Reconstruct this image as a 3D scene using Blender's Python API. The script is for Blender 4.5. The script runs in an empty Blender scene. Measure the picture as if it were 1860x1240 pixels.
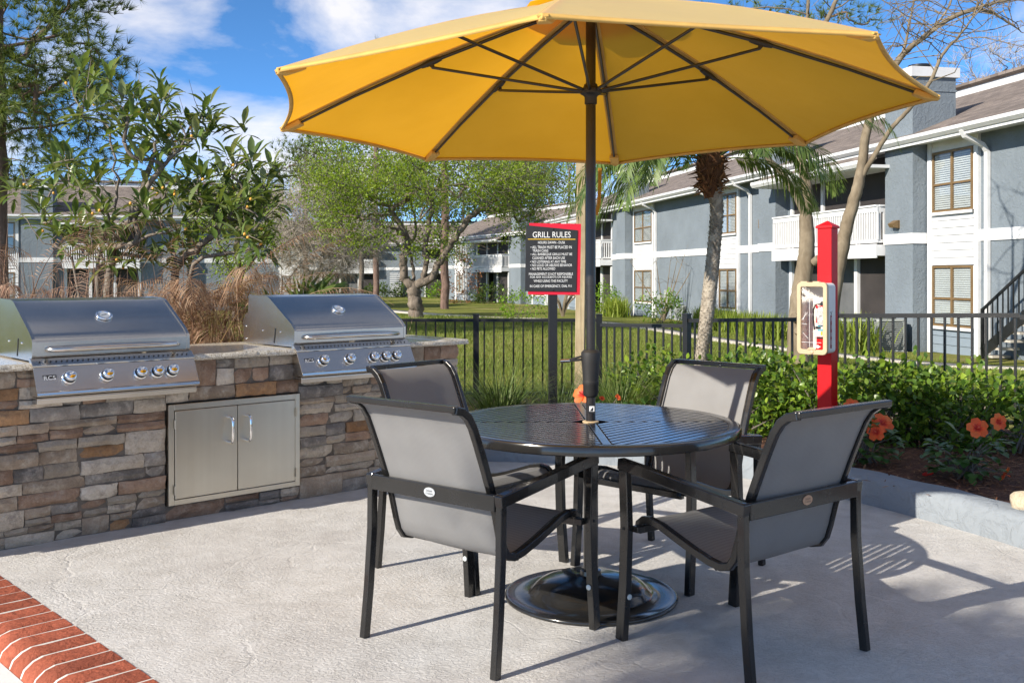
import bpy, math, random
import numpy as np
from mathutils import Vector, Matrix

random.seed(7); RNG = np.random.default_rng(7)
R = math.radians
C = bpy.context.scene.collection
SC = bpy.context.scene

# ------------------------------------------------------------------ camera, sky, sun, exposure
CH = 1.343                                   # eye height
cd = bpy.data.cameras.new('camera'); cam = bpy.data.objects.new('camera', cd); C.objects.link(cam)
cam.location = (0, 0, CH); cam.rotation_euler = (R(90), 0, 0)
cd.sensor_width = 36; cd.lens = 36*1800/1860; cd.shift_y = -120/1860
cd.clip_start = .05; cd.clip_end = 2000
SC.camera = cam
SC.view_settings.view_transform = 'Standard'; SC.view_settings.look = 'None'
SC.view_settings.gamma = 1; SC.view_settings.use_curve_mapping = False
SC.view_settings.exposure = 1.22

SUN = Vector((-.793, -.609, .525)).normalized()   # direction towards the sun
w = bpy.data.worlds.new('World'); SC.world = w; w.use_nodes = True
nt = w.node_tree; N = nt.nodes; L = nt.links; N.clear()
out = N.new('ShaderNodeOutputWorld'); bg = N.new('ShaderNodeBackground'); bg.inputs['Strength'].default_value = .15
sky = N.new('ShaderNodeTexSky'); sky.sky_type = 'NISHITA'; sky.sun_disc = False
sky.sun_elevation = math.asin(SUN.z); sky.sun_rotation = math.atan2(SUN.x, SUN.y)
sky.air_density = .4; sky.dust_density = 0; sky.ozone_density = 6; sky.altitude = 2000
tc = N.new('ShaderNodeTexCoord'); sep = N.new('ShaderNodeSeparateXYZ'); L.new(tc.outputs['Generated'], sep.inputs[0])
mp = N.new('ShaderNodeMapping'); mp.inputs['Location'].default_value = (7.7, 1.2, 3.4); mp.inputs['Scale'].default_value = (1, 1, 1.9); L.new(tc.outputs['Generated'], mp.inputs[0])
n1 = N.new('ShaderNodeTexNoise'); n1.inputs['Scale'].default_value = 4.2; n1.inputs['Detail'].default_value = 9; n1.inputs['Roughness'].default_value = .58; n1.inputs['Distortion'].default_value = .3
L.new(mp.outputs[0], n1.inputs['Vector'])
cr = N.new('ShaderNodeValToRGB'); cr.color_ramp.elements[0].position = .47; cr.color_ramp.elements[1].position = .66; L.new(n1.outputs['Fac'], cr.inputs[0])
hz = N.new('ShaderNodeMapRange'); hz.inputs[1].default_value = .0; hz.inputs[2].default_value = .16; hz.inputs[3].default_value = .3; hz.inputs[4].default_value = 0.0; L.new(sep.outputs['Z'], hz.inputs[0])
mx = N.new('ShaderNodeMath'); mx.operation = 'MAXIMUM'; L.new(cr.outputs[0], mx.inputs[0]); L.new(hz.outputs[0], mx.inputs[1])
ml = N.new('ShaderNodeMath'); ml.operation = 'MULTIPLY'; ml.inputs[1].default_value = .86; L.new(mx.outputs[0], ml.inputs[0])
tint = N.new('ShaderNodeMixRGB'); tint.blend_type = 'MULTIPLY'; tint.inputs[0].default_value = 1; tint.inputs[2].default_value = (.70, .92, .85, 1); L.new(sky.outputs[0], tint.inputs[1])
mixs = N.new('ShaderNodeMixRGB'); mixs.inputs[2].default_value = (3.2, 3.1, 3.1, 1); L.new(ml.outputs[0], mixs.inputs[0]); L.new(tint.outputs[0], mixs.inputs[1])
L.new(mixs.outputs[0], bg.inputs[0]); L.new(bg.outputs[0], out.inputs[0])

sd = bpy.data.lights.new('sun', 'SUN'); sd.energy = 3.5; sd.angle = R(.53); sd.color = (1, .92, .80)
so = bpy.data.objects.new('sun', sd); C.objects.link(so); so.rotation_euler = SUN.to_track_quat('Z', 'Y').to_euler(); so.location = (-20, -15, 18)

# ------------------------------------------------------------------ helpers
def P(px, py, Y): return Vector(((px-930)/1800*Y, Y, CH-(py-500)/1800*Y))
def X(px, Y): return (px-930)/1800*Y
def smooth01(t): t = max(0, min(1, t)); return t*t*(3-2*t)

class MB:
    """collects shapes; build() links them as ONE mesh object"""
    def __init__(s): s.v = []; s.f = []
    def add(s, vs, fs):
        b = len(s.v); s.v += [tuple(p) for p in vs]; s.f += [tuple(b+i for i in f) for f in fs]; return s
    def box(s, a, b):
        x0, y0, z0 = a; x1, y1, z1 = b
        return s.add([(x0,y0,z0),(x1,y0,z0),(x1,y1,z0),(x0,y1,z0),(x0,y0,z1),(x1,y0,z1),(x1,y1,z1),(x0,y1,z1)],
                     [(0,3,2,1),(4,5,6,7),(0,1,5,4),(1,2,6,5),(2,3,7,6),(3,0,4,7)])
    def obox(s, c, size, Mx):
        hx, hy, hz_ = [q/2 for q in size]
        t = MB().box((-hx,-hy,-hz_),(hx,hy,hz_)); c = Vector(c)
        return s.add([Mx @ Vector(p) + c for p in t.v], t.f)
    def prism(s, poly, fn, h0, h1):
        """poly: 2D points (ccw), fn(u,v,h)->xyz"""
        n = len(poly)
        vs = [fn(u, v, h0) for u, v in poly] + [fn(u, v, h1) for u, v in poly]
        return s.add(vs, [tuple(range(n))[::-1], tuple(range(n, 2*n))] + [(i, (i+1) % n, n+(i+1) % n, n+i) for i in range(n)])
    def tube(s, path, rad, n=8, cap=True):
        path = [Vector(p) for p in path]; m = len(path)
        if not hasattr(rad, '__len__'): rad = [rad]*m
        vs = []; prev = None
        for i, p in enumerate(path):
            d = (path[min(i+1, m-1)]-path[max(i-1, 0)])
            d = d.normalized() if d.length > 1e-9 else Vector((0,0,1))
            if prev is None:
                a = Vector((1,0,0)) if abs(d.x) < .8 else Vector((0,1,0))
                u = d.cross(a).normalized()
            else:
                u = prev - d*prev.dot(d)
                u = u.normalized() if u.length > 1e-6 else d.orthogonal().normalized()
            prev = u; v = d.cross(u)
            for k in range(n):
                a = 2*math.pi*k/n
                vs.append(p + (u*math.cos(a)+v*math.sin(a))*rad[i])
        fs = [(i*n+k, i*n+(k+1) % n, (i+1)*n+(k+1) % n, (i+1)*n+k) for i in range(m-1) for k in range(n)]
        if cap: fs += [tuple(range(n))[::-1], tuple(range((m-1)*n, m*n))]
        return s.add(vs, fs)
    def bar(s, path, wid, hei, side):
        """rectangular section swept along a path; side = direction of the width"""
        path = [Vector(p) for p in path]; m = len(path); side = Vector(side).normalized(); vs = []
        W_ = wid if hasattr(wid, '__len__') else [wid]*m; H_ = hei if hasattr(hei, '__len__') else [hei]*m
        for i, p in enumerate(path):
            d = (path[min(i+1, m-1)]-path[max(i-1, 0)]).normalized()
            sd_ = (side - d*side.dot(d)).normalized(); up = sd_.cross(d)
            a = sd_*W_[i]/2; b = up*H_[i]/2
            vs += [p-a-b, p+a-b, p+a+b, p-a+b]
        fs = [(i*4+k, i*4+(k+1) % 4, (i+1)*4+(k+1) % 4, (i+1)*4+k) for i in range(m-1) for k in range(4)]
        return s.add(vs, fs+[(3,2,1,0), tuple(range((m-1)*4, m*4))])
    def lathe(s, prof, n=32, Mx=None, c=(0,0,0), closed=False):
        Mx = Mx or Matrix.Identity(3); c = Vector(c); m = len(prof); vs = []
        for r, z in prof:
            for k in range(n):
                a = 2*math.pi*k/n
                vs.append(Mx @ Vector((r*math.cos(a), r*math.sin(a), z)) + c)
        fs = [(i*n+k, i*n+(k+1) % n, (i+1)*n+(k+1) % n, (i+1)*n+k) for i in range(m-1) for k in range(n)]
        if closed: fs += [(i, ) for i in ()]
        else:
            fs += [tuple(range(n))[::-1], tuple(range((m-1)*n, m*n))]
        return s.add(vs, fs)
    def build(s, name, m, parent=None, smooth=None, bevel=0, off=None):
        me = bpy.data.meshes.new(name)
        vs = s.v if off is None else [(a-off[0], b-off[1], c-off[2]) for a, b, c in s.v]
        me.from_pydata(vs, [], s.f); me.materials.append(m)
        return link(name, me, parent, smooth, bevel)

def link(name, me, parent=None, smooth=None, bevel=0):
    if smooth is not None:
        me.polygons.foreach_set('use_smooth', [True]*len(me.polygons)); me.update()
        if smooth < 179: me.set_sharp_from_angle(angle=R(smooth))
    o = bpy.data.objects.new(name, me); C.objects.link(o)
    if parent is not None: o.parent = parent
    if bevel:
        b = o.modifiers.new('edge', 'BEVEL'); b.width = bevel; b.segments = 2; b.limit_method = 'ANGLE'; b.angle_limit = R(40)
    return o

def np_mesh(name, V, F, m, parent=None, smooth=False):
    """V (n,3), F (k,q) arrays, one polygon size"""
    me = bpy.data.meshes.new(name); V = np.asarray(V, np.float32); F = np.asarray(F, np.int32); q = F.shape[1]
    me.vertices.add(len(V)); me.vertices.foreach_set('co', V.ravel())
    me.loops.add(F.size); me.loops.foreach_set('vertex_index', F.ravel())
    me.polygons.add(len(F)); me.polygons.foreach_set('loop_start', np.arange(0, F.size, q, dtype=np.int32))
    me.polygons.foreach_set('loop_total', np.full(len(F), q, np.int32))
    if smooth: me.polygons.foreach_set('use_smooth', np.ones(len(F), bool))
    me.update(); me.validate(); me.materials.append(m)
    o = bpy.data.objects.new(name, me); C.objects.link(o)
    if parent is not None: o.parent = parent
    return o

def tag(o, label=None, cat=None, group=None, kind=None):
    if label: o['label'] = label
    if cat: o['category'] = cat
    if group: o['group'] = group
    if kind: o['kind'] = kind
    return o
def thing(name, label, cat, loc=(0,0,0), rz=0, group=None):
    o = bpy.data.objects.new(name, None); C.objects.link(o); o.empty_display_size = .1
    o.location = loc; o.rotation_euler = (0, 0, rz)
    return tag(o, label, cat, group)
def copy_tree(o, parent=None):
    c = o.copy(); C.objects.link(c)
    if parent is not None: c.parent = parent
    for ch in list(o.children): copy_tree(ch, c)
    return c
def structure(o): o['kind'] = 'structure'; return o
def stuff(o): o['kind'] = 'stuff'; return o

def text_part(body, width, height, Mx, m, parent, depth=.0008, name='lettering'):
    """flat print: letters fitted to width x height, centred at Mx"""
    cu = bpy.data.curves.new('text', 'FONT'); cu.body = body; cu.align_x = 'CENTER'; cu.align_y = 'CENTER'; cu.resolution_u = 3; cu.space_line = 1
    t = bpy.data.objects.new('text', cu); C.objects.link(t); bpy.context.view_layer.update()
    me = bpy.data.meshes.new_from_object(t.evaluated_get(bpy.context.evaluated_depsgraph_get()))
    bpy.data.objects.remove(t); bpy.data.curves.remove(cu)
    co = np.empty(len(me.vertices)*3, np.float32); me.vertices.foreach_get('co', co); co = co.reshape(-1, 3)
    mn, mx_ = co.min(0), co.max(0); c = (mn+mx_)/2; sc = np.array([width/(mx_[0]-mn[0]), height/(mx_[1]-mn[1]), 1])
    co = (co-c)*sc; co[:, 2] = 0
    Mn = np.array(Mx); co = co @ Mn[:3, :3].T + Mn[:3, 3]
    me.vertices.foreach_set('co', co.astype(np.float32).ravel()); me.update(); me.materials.clear(); me.materials.append(m); me.name = name
    return link(name, me, parent)
def frame(o, x, y):
    x = Vector(x).normalized(); y = Vector(y); y = (y-x*y.dot(x)).normalized(); z = x.cross(y)
    return Matrix(((x[0],y[0],z[0],o[0]),(x[1],y[1],z[1],o[1]),(x[2],y[2],z[2],o[2]),(0,0,0,1)))

# ------------------------------------------------------------------ materials
def new_mat(name):
    m = bpy.data.materials.new(name); m.use_nodes = True
    return m, m.node_tree.nodes, m.node_tree.links, m.node_tree.nodes['Principled BSDF']
def noise(N, L, vec, scale, detail=4, rough=.55, dist=0):
    n = N.new('ShaderNodeTexNoise'); n.inputs['Scale'].default_value = scale; n.inputs['Detail'].default_value = detail
    n.inputs['Roughness'].default_value = rough; n.inputs['Distortion'].default_value = dist
    if vec: L.new(vec, n.inputs['Vector'])
    return n
def ramp(N, L, fac, stops):
    r = N.new('ShaderNodeValToRGB'); e = r.color_ramp.elements
    while len(e) < len(stops): e.new(.5)
    for k, (p, c) in enumerate(stops):
        e[k].position = p; e[k].color = (c[0], c[1], c[2], 1) if hasattr(c, '__len__') else (c, c, c, 1)
    L.new(fac, r.inputs[0]); return r
def mixc(N, L, fac, a, b, mode='MIX'):
    n = N.new('ShaderNodeMixRGB'); n.blend_type = mode
    for k, v in ((0, fac), (1, a), (2, b)):
        if isinstance(v, (int, float)): n.inputs[k].default_value = v
        elif isinstance(v, tuple): n.inputs[k].default_value = (v[0], v[1], v[2], 1)
        else: L.new(v, n.inputs[k])
    return n.outputs[0]
def bump(N, L, b, h, strength, dist=.01, normal=None):
    n = N.new('ShaderNodeBump'); n.inputs['Strength'].default_value = strength; n.inputs['Distance'].default_value = dist
    L.new(h, n.inputs['Height'])
    if normal: L.new(normal, n.inputs['Normal'])
    L.new(n.outputs[0], b.inputs['Normal']); return n.outputs[0]
def coords(N, L, scale=(1,1,1), per_object=False, kind='Object'):
    t = N.new('ShaderNodeTexCoord'); v = t.outputs[kind]
    if per_object:
        oi = N.new('ShaderNodeObjectInfo'); a = N.new('ShaderNodeVectorMath'); a.operation = 'MULTIPLY_ADD'
        a.inputs[1].default_value = (1,1,1); L.new(v, a.inputs[0])
        s = N.new('ShaderNodeVectorMath'); s.operation = 'SCALE'; s.inputs[0].default_value = (31, 17, 53); L.new(oi.outputs['Random'], s.inputs['Scale'])
        L.new(s.outputs[0], a.inputs[2]); v = a.outputs[0]
    if scale != (1,1,1):
        mp = N.new('ShaderNodeMapping'); mp.inputs['Scale'].default_value = scale; L.new(v, mp.inputs[0]); v = mp.outputs[0]
    return v
def mat(name, col, rough=.5, metal=0, var=.12, vs=6, bmp=0, bs=60, spec=.5, coat=0, per=False, bd=.004, rvar=0):
    m, N, L, b = new_mat(name); v = coords(N, L, per_object=per)
    n = noise(N, L, v, vs, 5)
    lo = tuple(c*(1-var) for c in col); hi = tuple(min(1, c*(1+var)) for c in col)
    r = ramp(N, L, n.outputs['Fac'], [(.3, lo), (.7, hi)]); L.new(r.outputs[0], b.inputs['Base Color'])
    b.inputs['Roughness'].default_value = rough; b.inputs['Metallic'].default_value = metal; b.inputs['Specular IOR Level'].default_value = spec
    b.inputs['Coat Weight'].default_value = coat; b.inputs['Coat Roughness'].default_value = .08
    if rvar:
        n3 = noise(N, L, v, vs*2.3, 4); rr = ramp(N, L, n3.outputs['Fac'], [(.3, max(.02, rough-rvar)), (.7, rough+rvar)]); L.new(rr.outputs[0], b.inputs['Roughness'])
    if bmp:
        n2 = noise(N, L, v, bs, 5, .6); bump(N, L, b, n2.outputs['Fac'], bmp, bd)
    return m
def leaf_mat(name, cols, trans=.35, rough=.45, vein=False):
    """foliage: colour varies per leaf, light passes through"""
    m, N, L, b = new_mat(name)
    g = N.new('ShaderNodeNewGeometry'); oi = N.new('ShaderNodeObjectInfo')
    ad = N.new('ShaderNodeMath'); ad.operation = 'ADD'; L.new(g.outputs['Random Per Island'], ad.inputs[0]); L.new(oi.outputs['Random'], ad.inputs[1])
    fr = N.new('ShaderNodeMath'); fr.operation = 'FRACT'; L.new(ad.outputs[0], fr.inputs[0])
    k = len(cols); r = ramp(N, L, fr.outputs[0], [(i/(k-1), c) for i, c in enumerate(cols)])
    L.new(r.outputs[0], b.inputs['Base Color']); b.inputs['Roughness'].default_value = rough; b.inputs['Specular IOR Level'].default_value = .35
    t = N.new('ShaderNodeBsdfTranslucent'); L.new(mixc(N, L, 1.0, r.outputs[0], (1.5, 1.35, .7), 'MULTIPLY'), t.inputs[0])
    mx = N.new('ShaderNodeMixShader'); mx.inputs[0].default_value = trans
    L.new(b.outputs[0], mx.inputs[1]); L.new(t.outputs[0], mx.inputs[2]); L.new(mx.outputs[0], N['Material Output'].inputs[0])
    return m

def m_patio():
    m, N, L, b = new_mat('patio_concrete'); v = coords(N, L)
    big = noise(N, L, v, .9, 5, .6); mid = noise(N, L, v, 7, 6, .65)
    c = ramp(N, L, big.outputs['Fac'], [(.3, (.50, .48, .455)), (.55, (.56, .545, .52)), (.75, (.60, .585, .56))])
    c2 = mixc(N, L, .22, c.outputs[0], ramp(N, L, mid.outputs['Fac'], [(.35, .25), (.65, .75)]).outputs[0], 'OVERLAY')
    st = noise(N, L, v, 2.1, 8, .7, 1.0); stain = ramp(N, L, st.outputs['Fac'], [(.60, 0), (.72, 1)])
    sm = N.new('ShaderNodeMath'); sm.operation = 'MULTIPLY'; sm.inputs[1].default_value = .35; L.new(stain.outputs[0], sm.inputs[0])
    L.new(mixc(N, L, sm.outputs[0], c2, (.36, .33, .29)), b.inputs['Base Color'])
    b.inputs['Roughness'].default_value = .72; b.inputs['Specular IOR Level'].default_value = .3
    # skip-trowel relief: ridges round flattened plates
    mp = N.new('ShaderNodeMapping'); mp.inputs['Rotation'].default_value = (0, 0, .5); mp.inputs['Scale'].default_value = (1, 1.7, 1); L.new(v, mp.inputs[0])
    a = noise(N, L, mp.outputs[0], 58, 4, .55, .6); pl = ramp(N, L, a.outputs['Fac'], [(.40, 0), (.52, .8), (.62, 1)])
    a2 = noise(N, L, mp.outputs[0], 24, 5, .6, .9); pl2 = ramp(N, L, a2.outputs['Fac'], [(.46, 0), (.5, 1), (.55, .4)])
    mu = noise(N, L, v, 1.5, 3); mr = ramp(N, L, mu.outputs['Fac'], [(.35, .25), (.65, 1)])
    mm = N.new('ShaderNodeMath'); mm.operation = 'MULTIPLY'; L.new(pl.outputs[0], mm.inputs[0]); L.new(mr.outputs[0], mm.inputs[1])
    vo = N.new('ShaderNodeTexVoronoi'); vo.feature = 'DISTANCE_TO_EDGE'; vo.inputs['Scale'].default_value = 1.35
    wv_ = noise(N, L, v, 2.4, 3, .5); wm = N.new('ShaderNodeVectorMath'); wm.operation = 'MULTIPLY_ADD'; wm.inputs[1].default_value = (.35,.35,0); L.new(wv_.outputs['Color'], wm.inputs[0]); L.new(v, wm.inputs[2]); L.new(wm.outputs[0], vo.inputs['Vector'])
    gr = ramp(N, L, vo.outputs['Distance'], [(.0, 0), (.012, 1)]); gm = noise(N, L, v, .8, 3); gmr = ramp(N, L, gm.outputs['Fac'], [(.45, 1), (.60, 0)]); gx = N.new('ShaderNodeMath'); gx.operation = 'MAXIMUM'; L.new(gr.outputs[0], gx.inputs[0]); L.new(gmr.outputs[0], gx.inputs[1])
    nb = bump(N, L, b, mm.outputs[0], .65, .005); nb = bump(N, L, b, pl2.outputs[0], .55, .003, nb); bump(N, L, b, gx.outputs[0], .5, .004, nb)
    return m
def m_stone(name, lo, hi, spot):
    m, N, L, b = new_mat(name); v = coords(N, L, per_object=True)
    a = noise(N, L, v, 8, 6, .65, .4); c = ramp(N, L, a.outputs['Fac'], [(.3, lo), (.68, hi)])
    oi = N.new('ShaderNodeObjectInfo'); br = N.new('ShaderNodeMapRange'); br.inputs[3].default_value = .78; br.inputs[4].default_value = 1.2; L.new(oi.outputs['Random'], br.inputs[0])
    c1 = mixc(N, L, 1.0, c.outputs[0], br.outputs[0], 'MULTIPLY')
    s = noise(N, L, v, 16, 5, .7, .3); sp = ramp(N, L, s.outputs['Fac'], [(.50, 0), (.70, 1)])
    f = noise(N, L, v, 90, 4, .7); ff = ramp(N, L, f.outputs['Fac'], [(.3, .35), (.7, .65)])
    c2 = mixc(N, L, sp.outputs[0], c1, spot); c3 = mixc(N, L, .5, c2, ff.outputs[0], 'OVERLAY'); L.new(c3, b.inputs['Base Color'])
    b.inputs['Roughness'].default_value = .88; b.inputs['Specular IOR Level'].default_value = .2
    h = noise(N, L, v, 48, 8, .7, .5); h2 = noise(N, L, v, 11, 4, .6, .8); nb = bump(N, L, b, h2.outputs['Fac'], .7, .02); bump(N, L, b, h.outputs['Fac'], .9, .008, nb)
    return m
def m_steel(name, col, rough, axis):
    """brushed steel: fine streaks along one axis, smudges"""
    m, N, L, b = new_mat(name); s = [30, 30, 30]; s[axis] = .5; v = coords(N, L, tuple(s)); v0 = coords(N, L)
    a = noise(N, L, v, 1, 1.5); sm = noise(N, L, v0, 3, 3, .5, .4); sm2 = noise(N, L, v0, 4, 3, .5)
    c = ramp(N, L, sm.outputs['Fac'], [(.3, tuple(q*.9 for q in col)), (.7, col)])
    L.new(mixc(N, L, .2, c.outputs[0], ramp(N, L, a.outputs['Fac'], [(.3, .42), (.7, .58)]).outputs[0], 'OVERLAY'), b.inputs['Base Color'])
    b.inputs['Metallic'].default_value = 1
    r1 = ramp(N, L, sm2.outputs['Fac'], [(.3, rough*.95), (.7, rough*1.1)]); L.new(r1.outputs[0], b.inputs['Roughness'])
    return m
def m_granite():
    m, N, L, b = new_mat('granite'); v = coords(N, L)
    a = noise(N, L, v, 130, 3, .6); d = noise(N, L, v, 55, 4, .7, .5); e = noise(N, L, v, 12, 4)
    c = ramp(N, L, a.outputs['Fac'], [(.32, (.30, .24, .17)), (.5, (.52, .46, .36)), (.66, (.70, .66, .57))])
    k = ramp(N, L, d.outputs['Fac'], [(.33, 1), (.40, 0)]); c2 = mixc(N, L, k.outputs[0], c.outputs[0], (.05, .04, .035))
    L.new(mixc(N, L, .25, c2, ramp(N, L, e.outputs['Fac'], [(.3, .3), (.7, .7)]).outputs[0], 'OVERLAY'), b.inputs['Base Color'])
    b.inputs['Roughness'].default_value = .16; return m
def m_sling():
    m, N, L, b = new_mat('sling_mesh'); v = coords(N, L)
    wv = N.new('ShaderNodeTexWave'); wv.wave_type = 'BANDS'; wv.bands_direction = 'Y'; wv.inputs['Scale'].default_value = 95; L.new(v, wv.inputs[0])
    wz = N.new('ShaderNodeTexWave'); wz.wave_type = 'BANDS'; wz.bands_direction = 'Z'; wz.inputs['Scale'].default_value = 70; L.new(v, wz.inputs[0])
    mm = N.new('ShaderNodeMath'); mm.operation = 'MULTIPLY'; L.new(wv.outputs['Fac'], mm.inputs[0]); L.new(wz.outputs['Fac'], mm.inputs[1])
    n = noise(N, L, v, 9, 5)
    c = ramp(N, L, mm.outputs[0], [(.05, (.25, .248, .246)), (.6, (.37, .367, .364))])
    L.new(mixc(N, L, .2, c.outputs[0], ramp(N, L, n.outputs['Fac'], [(.3, .35), (.7, .65)]).outputs[0], 'OVERLAY'), b.inputs['Base Color'])
    b.inputs['Roughness'].default_value = .6; b.inputs['Specular IOR Level'].default_value = .3
    tr = N.new('ShaderNodeBsdfTranslucent'); tr.inputs[0].default_value = (.42, .41, .40, 1)
    x = N.new('ShaderNodeMixShader'); x.inputs[0].default_value = .34; L.new(b.outputs[0], x.inputs[1]); L.new(tr.outputs[0], x.inputs[2]); L.new(x.outputs[0], N['Material Output'].inputs[0])
    bump(N, L, b, mm.outputs[0], .25, .001); return m
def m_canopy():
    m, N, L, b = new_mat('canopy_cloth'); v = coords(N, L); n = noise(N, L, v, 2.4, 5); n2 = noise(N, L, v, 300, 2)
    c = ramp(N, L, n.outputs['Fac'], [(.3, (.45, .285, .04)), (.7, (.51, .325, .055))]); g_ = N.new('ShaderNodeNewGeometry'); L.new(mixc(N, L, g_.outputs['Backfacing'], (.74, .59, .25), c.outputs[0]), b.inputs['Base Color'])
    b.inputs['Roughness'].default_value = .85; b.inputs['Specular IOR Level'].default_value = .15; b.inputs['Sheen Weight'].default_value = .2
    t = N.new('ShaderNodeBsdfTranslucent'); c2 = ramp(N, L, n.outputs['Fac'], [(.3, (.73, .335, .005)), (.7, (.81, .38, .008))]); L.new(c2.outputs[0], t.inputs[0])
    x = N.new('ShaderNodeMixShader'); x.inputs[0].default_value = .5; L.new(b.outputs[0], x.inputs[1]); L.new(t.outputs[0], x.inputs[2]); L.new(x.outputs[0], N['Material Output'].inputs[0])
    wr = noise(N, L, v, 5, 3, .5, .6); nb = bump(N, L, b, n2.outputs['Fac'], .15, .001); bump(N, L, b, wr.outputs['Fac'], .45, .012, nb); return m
def m_glass(name, tint=(.9,.93,.95), refl=.06):
    m, N, L, b = new_mat(name); N.remove(b)
    t = N.new('ShaderNodeBsdfTransparent'); t.inputs[0].default_value = (*tint, 1)
    g = N.new('ShaderNodeBsdfGlossy'); g.inputs['Roughness'].default_value = .03
    lw = N.new('ShaderNodeLayerWeight'); lw.inputs['Blend'].default_value = .5; f = N.new('ShaderNodeMath'); f.operation = 'POWER'; f.inputs[1].default_value = 4.5; L.new(lw.outputs['Facing'], f.inputs[0])
    a = N.new('ShaderNodeMath'); a.operation = 'ADD'; a.inputs[1].default_value = refl; a.use_clamp = True; L.new(f.outputs[0], a.inputs[0])
    x = N.new('ShaderNodeMixShader'); L.new(a.outputs[0], x.inputs[0]); L.new(t.outputs[0], x.inputs[1]); L.new(g.outputs[0], x.inputs[2]); L.new(x.outputs[0], N['Material Output'].inputs[0]); return m
def m_lawn():
    m, N, L, b = new_mat('lawn_turf'); v = coords(N, L)
    a = noise(N, L, v, .35, 6, .62, .4); f = noise(N, L, v, 14, 6, .75); d = noise(N, L, v, .9, 6, .65, .3)
    c = ramp(N, L, a.outputs['Fac'], [(.32, (.10, .125, .024)), (.5, (.18, .195, .038)), (.68, (.27, .245, .085))])
    dd = ramp(N, L, d.outputs['Fac'], [(.56, 0), (.68, 1)]); dm = N.new('ShaderNodeMath'); dm.operation = 'MULTIPLY'; dm.inputs[1].default_value = .6; L.new(dd.outputs[0], dm.inputs[0])
    c2 = mixc(N, L, dm.outputs[0], c.outputs[0], (.26, .20, .12))
    L.new(mixc(N, L, .6, c2, ramp(N, L, f.outputs['Fac'], [(.3, .22), (.7, .78)]).outputs[0], 'OVERLAY'), b.inputs['Base Color'])
    b.inputs['Roughness'].default_value = .95; b.inputs['Specular IOR Level'].default_value = .1
    bump(N, L, b, f.outputs['Fac'], 1.0, .05); return m
def m_shingle():
    m, N, L, b = new_mat('roof_shingles'); v = coords(N, L)
    br = N.new('ShaderNodeTexBrick'); br.inputs['Scale'].default_value = 1; br.inputs['Brick Width'].default_value = .32; br.inputs['Row Height'].default_value = .14; br.inputs['Mortar Size'].default_value = .006
    br.inputs['Color1'].default_value = (.13, .105, .09, 1); br.inputs['Color2'].default_value = (.22, .18, .155, 1); br.inputs['Mortar'].default_value = (.06, .05, .045, 1); br.offset = .37
    L.new(v, br.inputs['Vector']); n = noise(N, L, v, 1.3, 6, .65); n2 = noise(N, L, v, 40, 3)
    c = mixc(N, L, .5, br.outputs[0], ramp(N, L, n.outputs['Fac'], [(.3, .3), (.7, .7)]).outputs[0], 'OVERLAY'); c = mixc(N, L, .35, c, ramp(N, L, n2.outputs['Fac'], [(.3, .25), (.7, .75)]).outputs[0], 'OVERLAY')
    L.new(c, b.inputs['Base Color']); b.inputs['Roughness'].default_value = .95; bump(N, L, b, br.outputs['Fac'], -.6, .02); return m
def m_stucco(name, col, scale=7, strength=.55):
    m, N, L, b = new_mat(name); v = coords(N, L); a = noise(N, L, v, .7, 6, .6); h = noise(N, L, v, scale, 6, .6, 1.2); f = noise(N, L, v, scale*6, 4)
    c = ramp(N, L, a.outputs['Fac'], [(.3, tuple(q*.86 for q in col)), (.7, tuple(q*1.1 for q in col))]); L.new(c.outputs[0], b.inputs['Base Color'])
    b.inputs['Roughness'].default_value = .88; b.inputs['Specular IOR Level'].default_value = .2
    pl = ramp(N, L, h.outputs['Fac'], [(.42, 0), (.55, 1)]); nb = bump(N, L, b, pl.outputs[0], strength, .01); bump(N, L, b, f.outputs['Fac'], .3, .004, nb); return m
def m_bark(name, lo, hi, zs=.25, scale=30, strength=.9):
    m, N, L, b = new_mat(name); v = coords(N, L, (1, 1, zs)); v1 = coords(N, L); a = noise(N, L, v, scale, 6, .65, .5); g = noise(N, L, v1, 4, 5, .6)
    c = ramp(N, L, a.outputs['Fac'], [(.3, lo), (.7, hi)]); L.new(mixc(N, L, .45, c.outputs[0], ramp(N, L, g.outputs['Fac'], [(.3, .25), (.7, .75)]).outputs[0], 'OVERLAY'), b.inputs['Base Color'])
    b.inputs['Roughness'].default_value = .92; b.inputs['Specular IOR Level'].default_value = .15; bump(N, L, b, a.outputs['Fac'], strength, .02); return m
def m_mulch():
    m, N, L, b = new_mat('mulch'); v = coords(N, L); a = noise(N, L, v, 26, 6, .75, .8); d = noise(N, L, v, 2.2, 4)
    c = ramp(N, L, a.outputs['Fac'], [(.32, (.035, .014, .007)), (.52, (.13, .052, .026)), (.72, (.30, .15, .075))])
    L.new(mixc(N, L, .4, c.outputs[0], ramp(N, L, d.outputs['Fac'], [(.3, .25), (.7, .75)]).outputs[0], 'OVERLAY'), b.inputs['Base Color']); b.inputs['Roughness'].default_value = .95; bump(N, L, b, a.outputs['Fac'], 1, .03); return m

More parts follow.
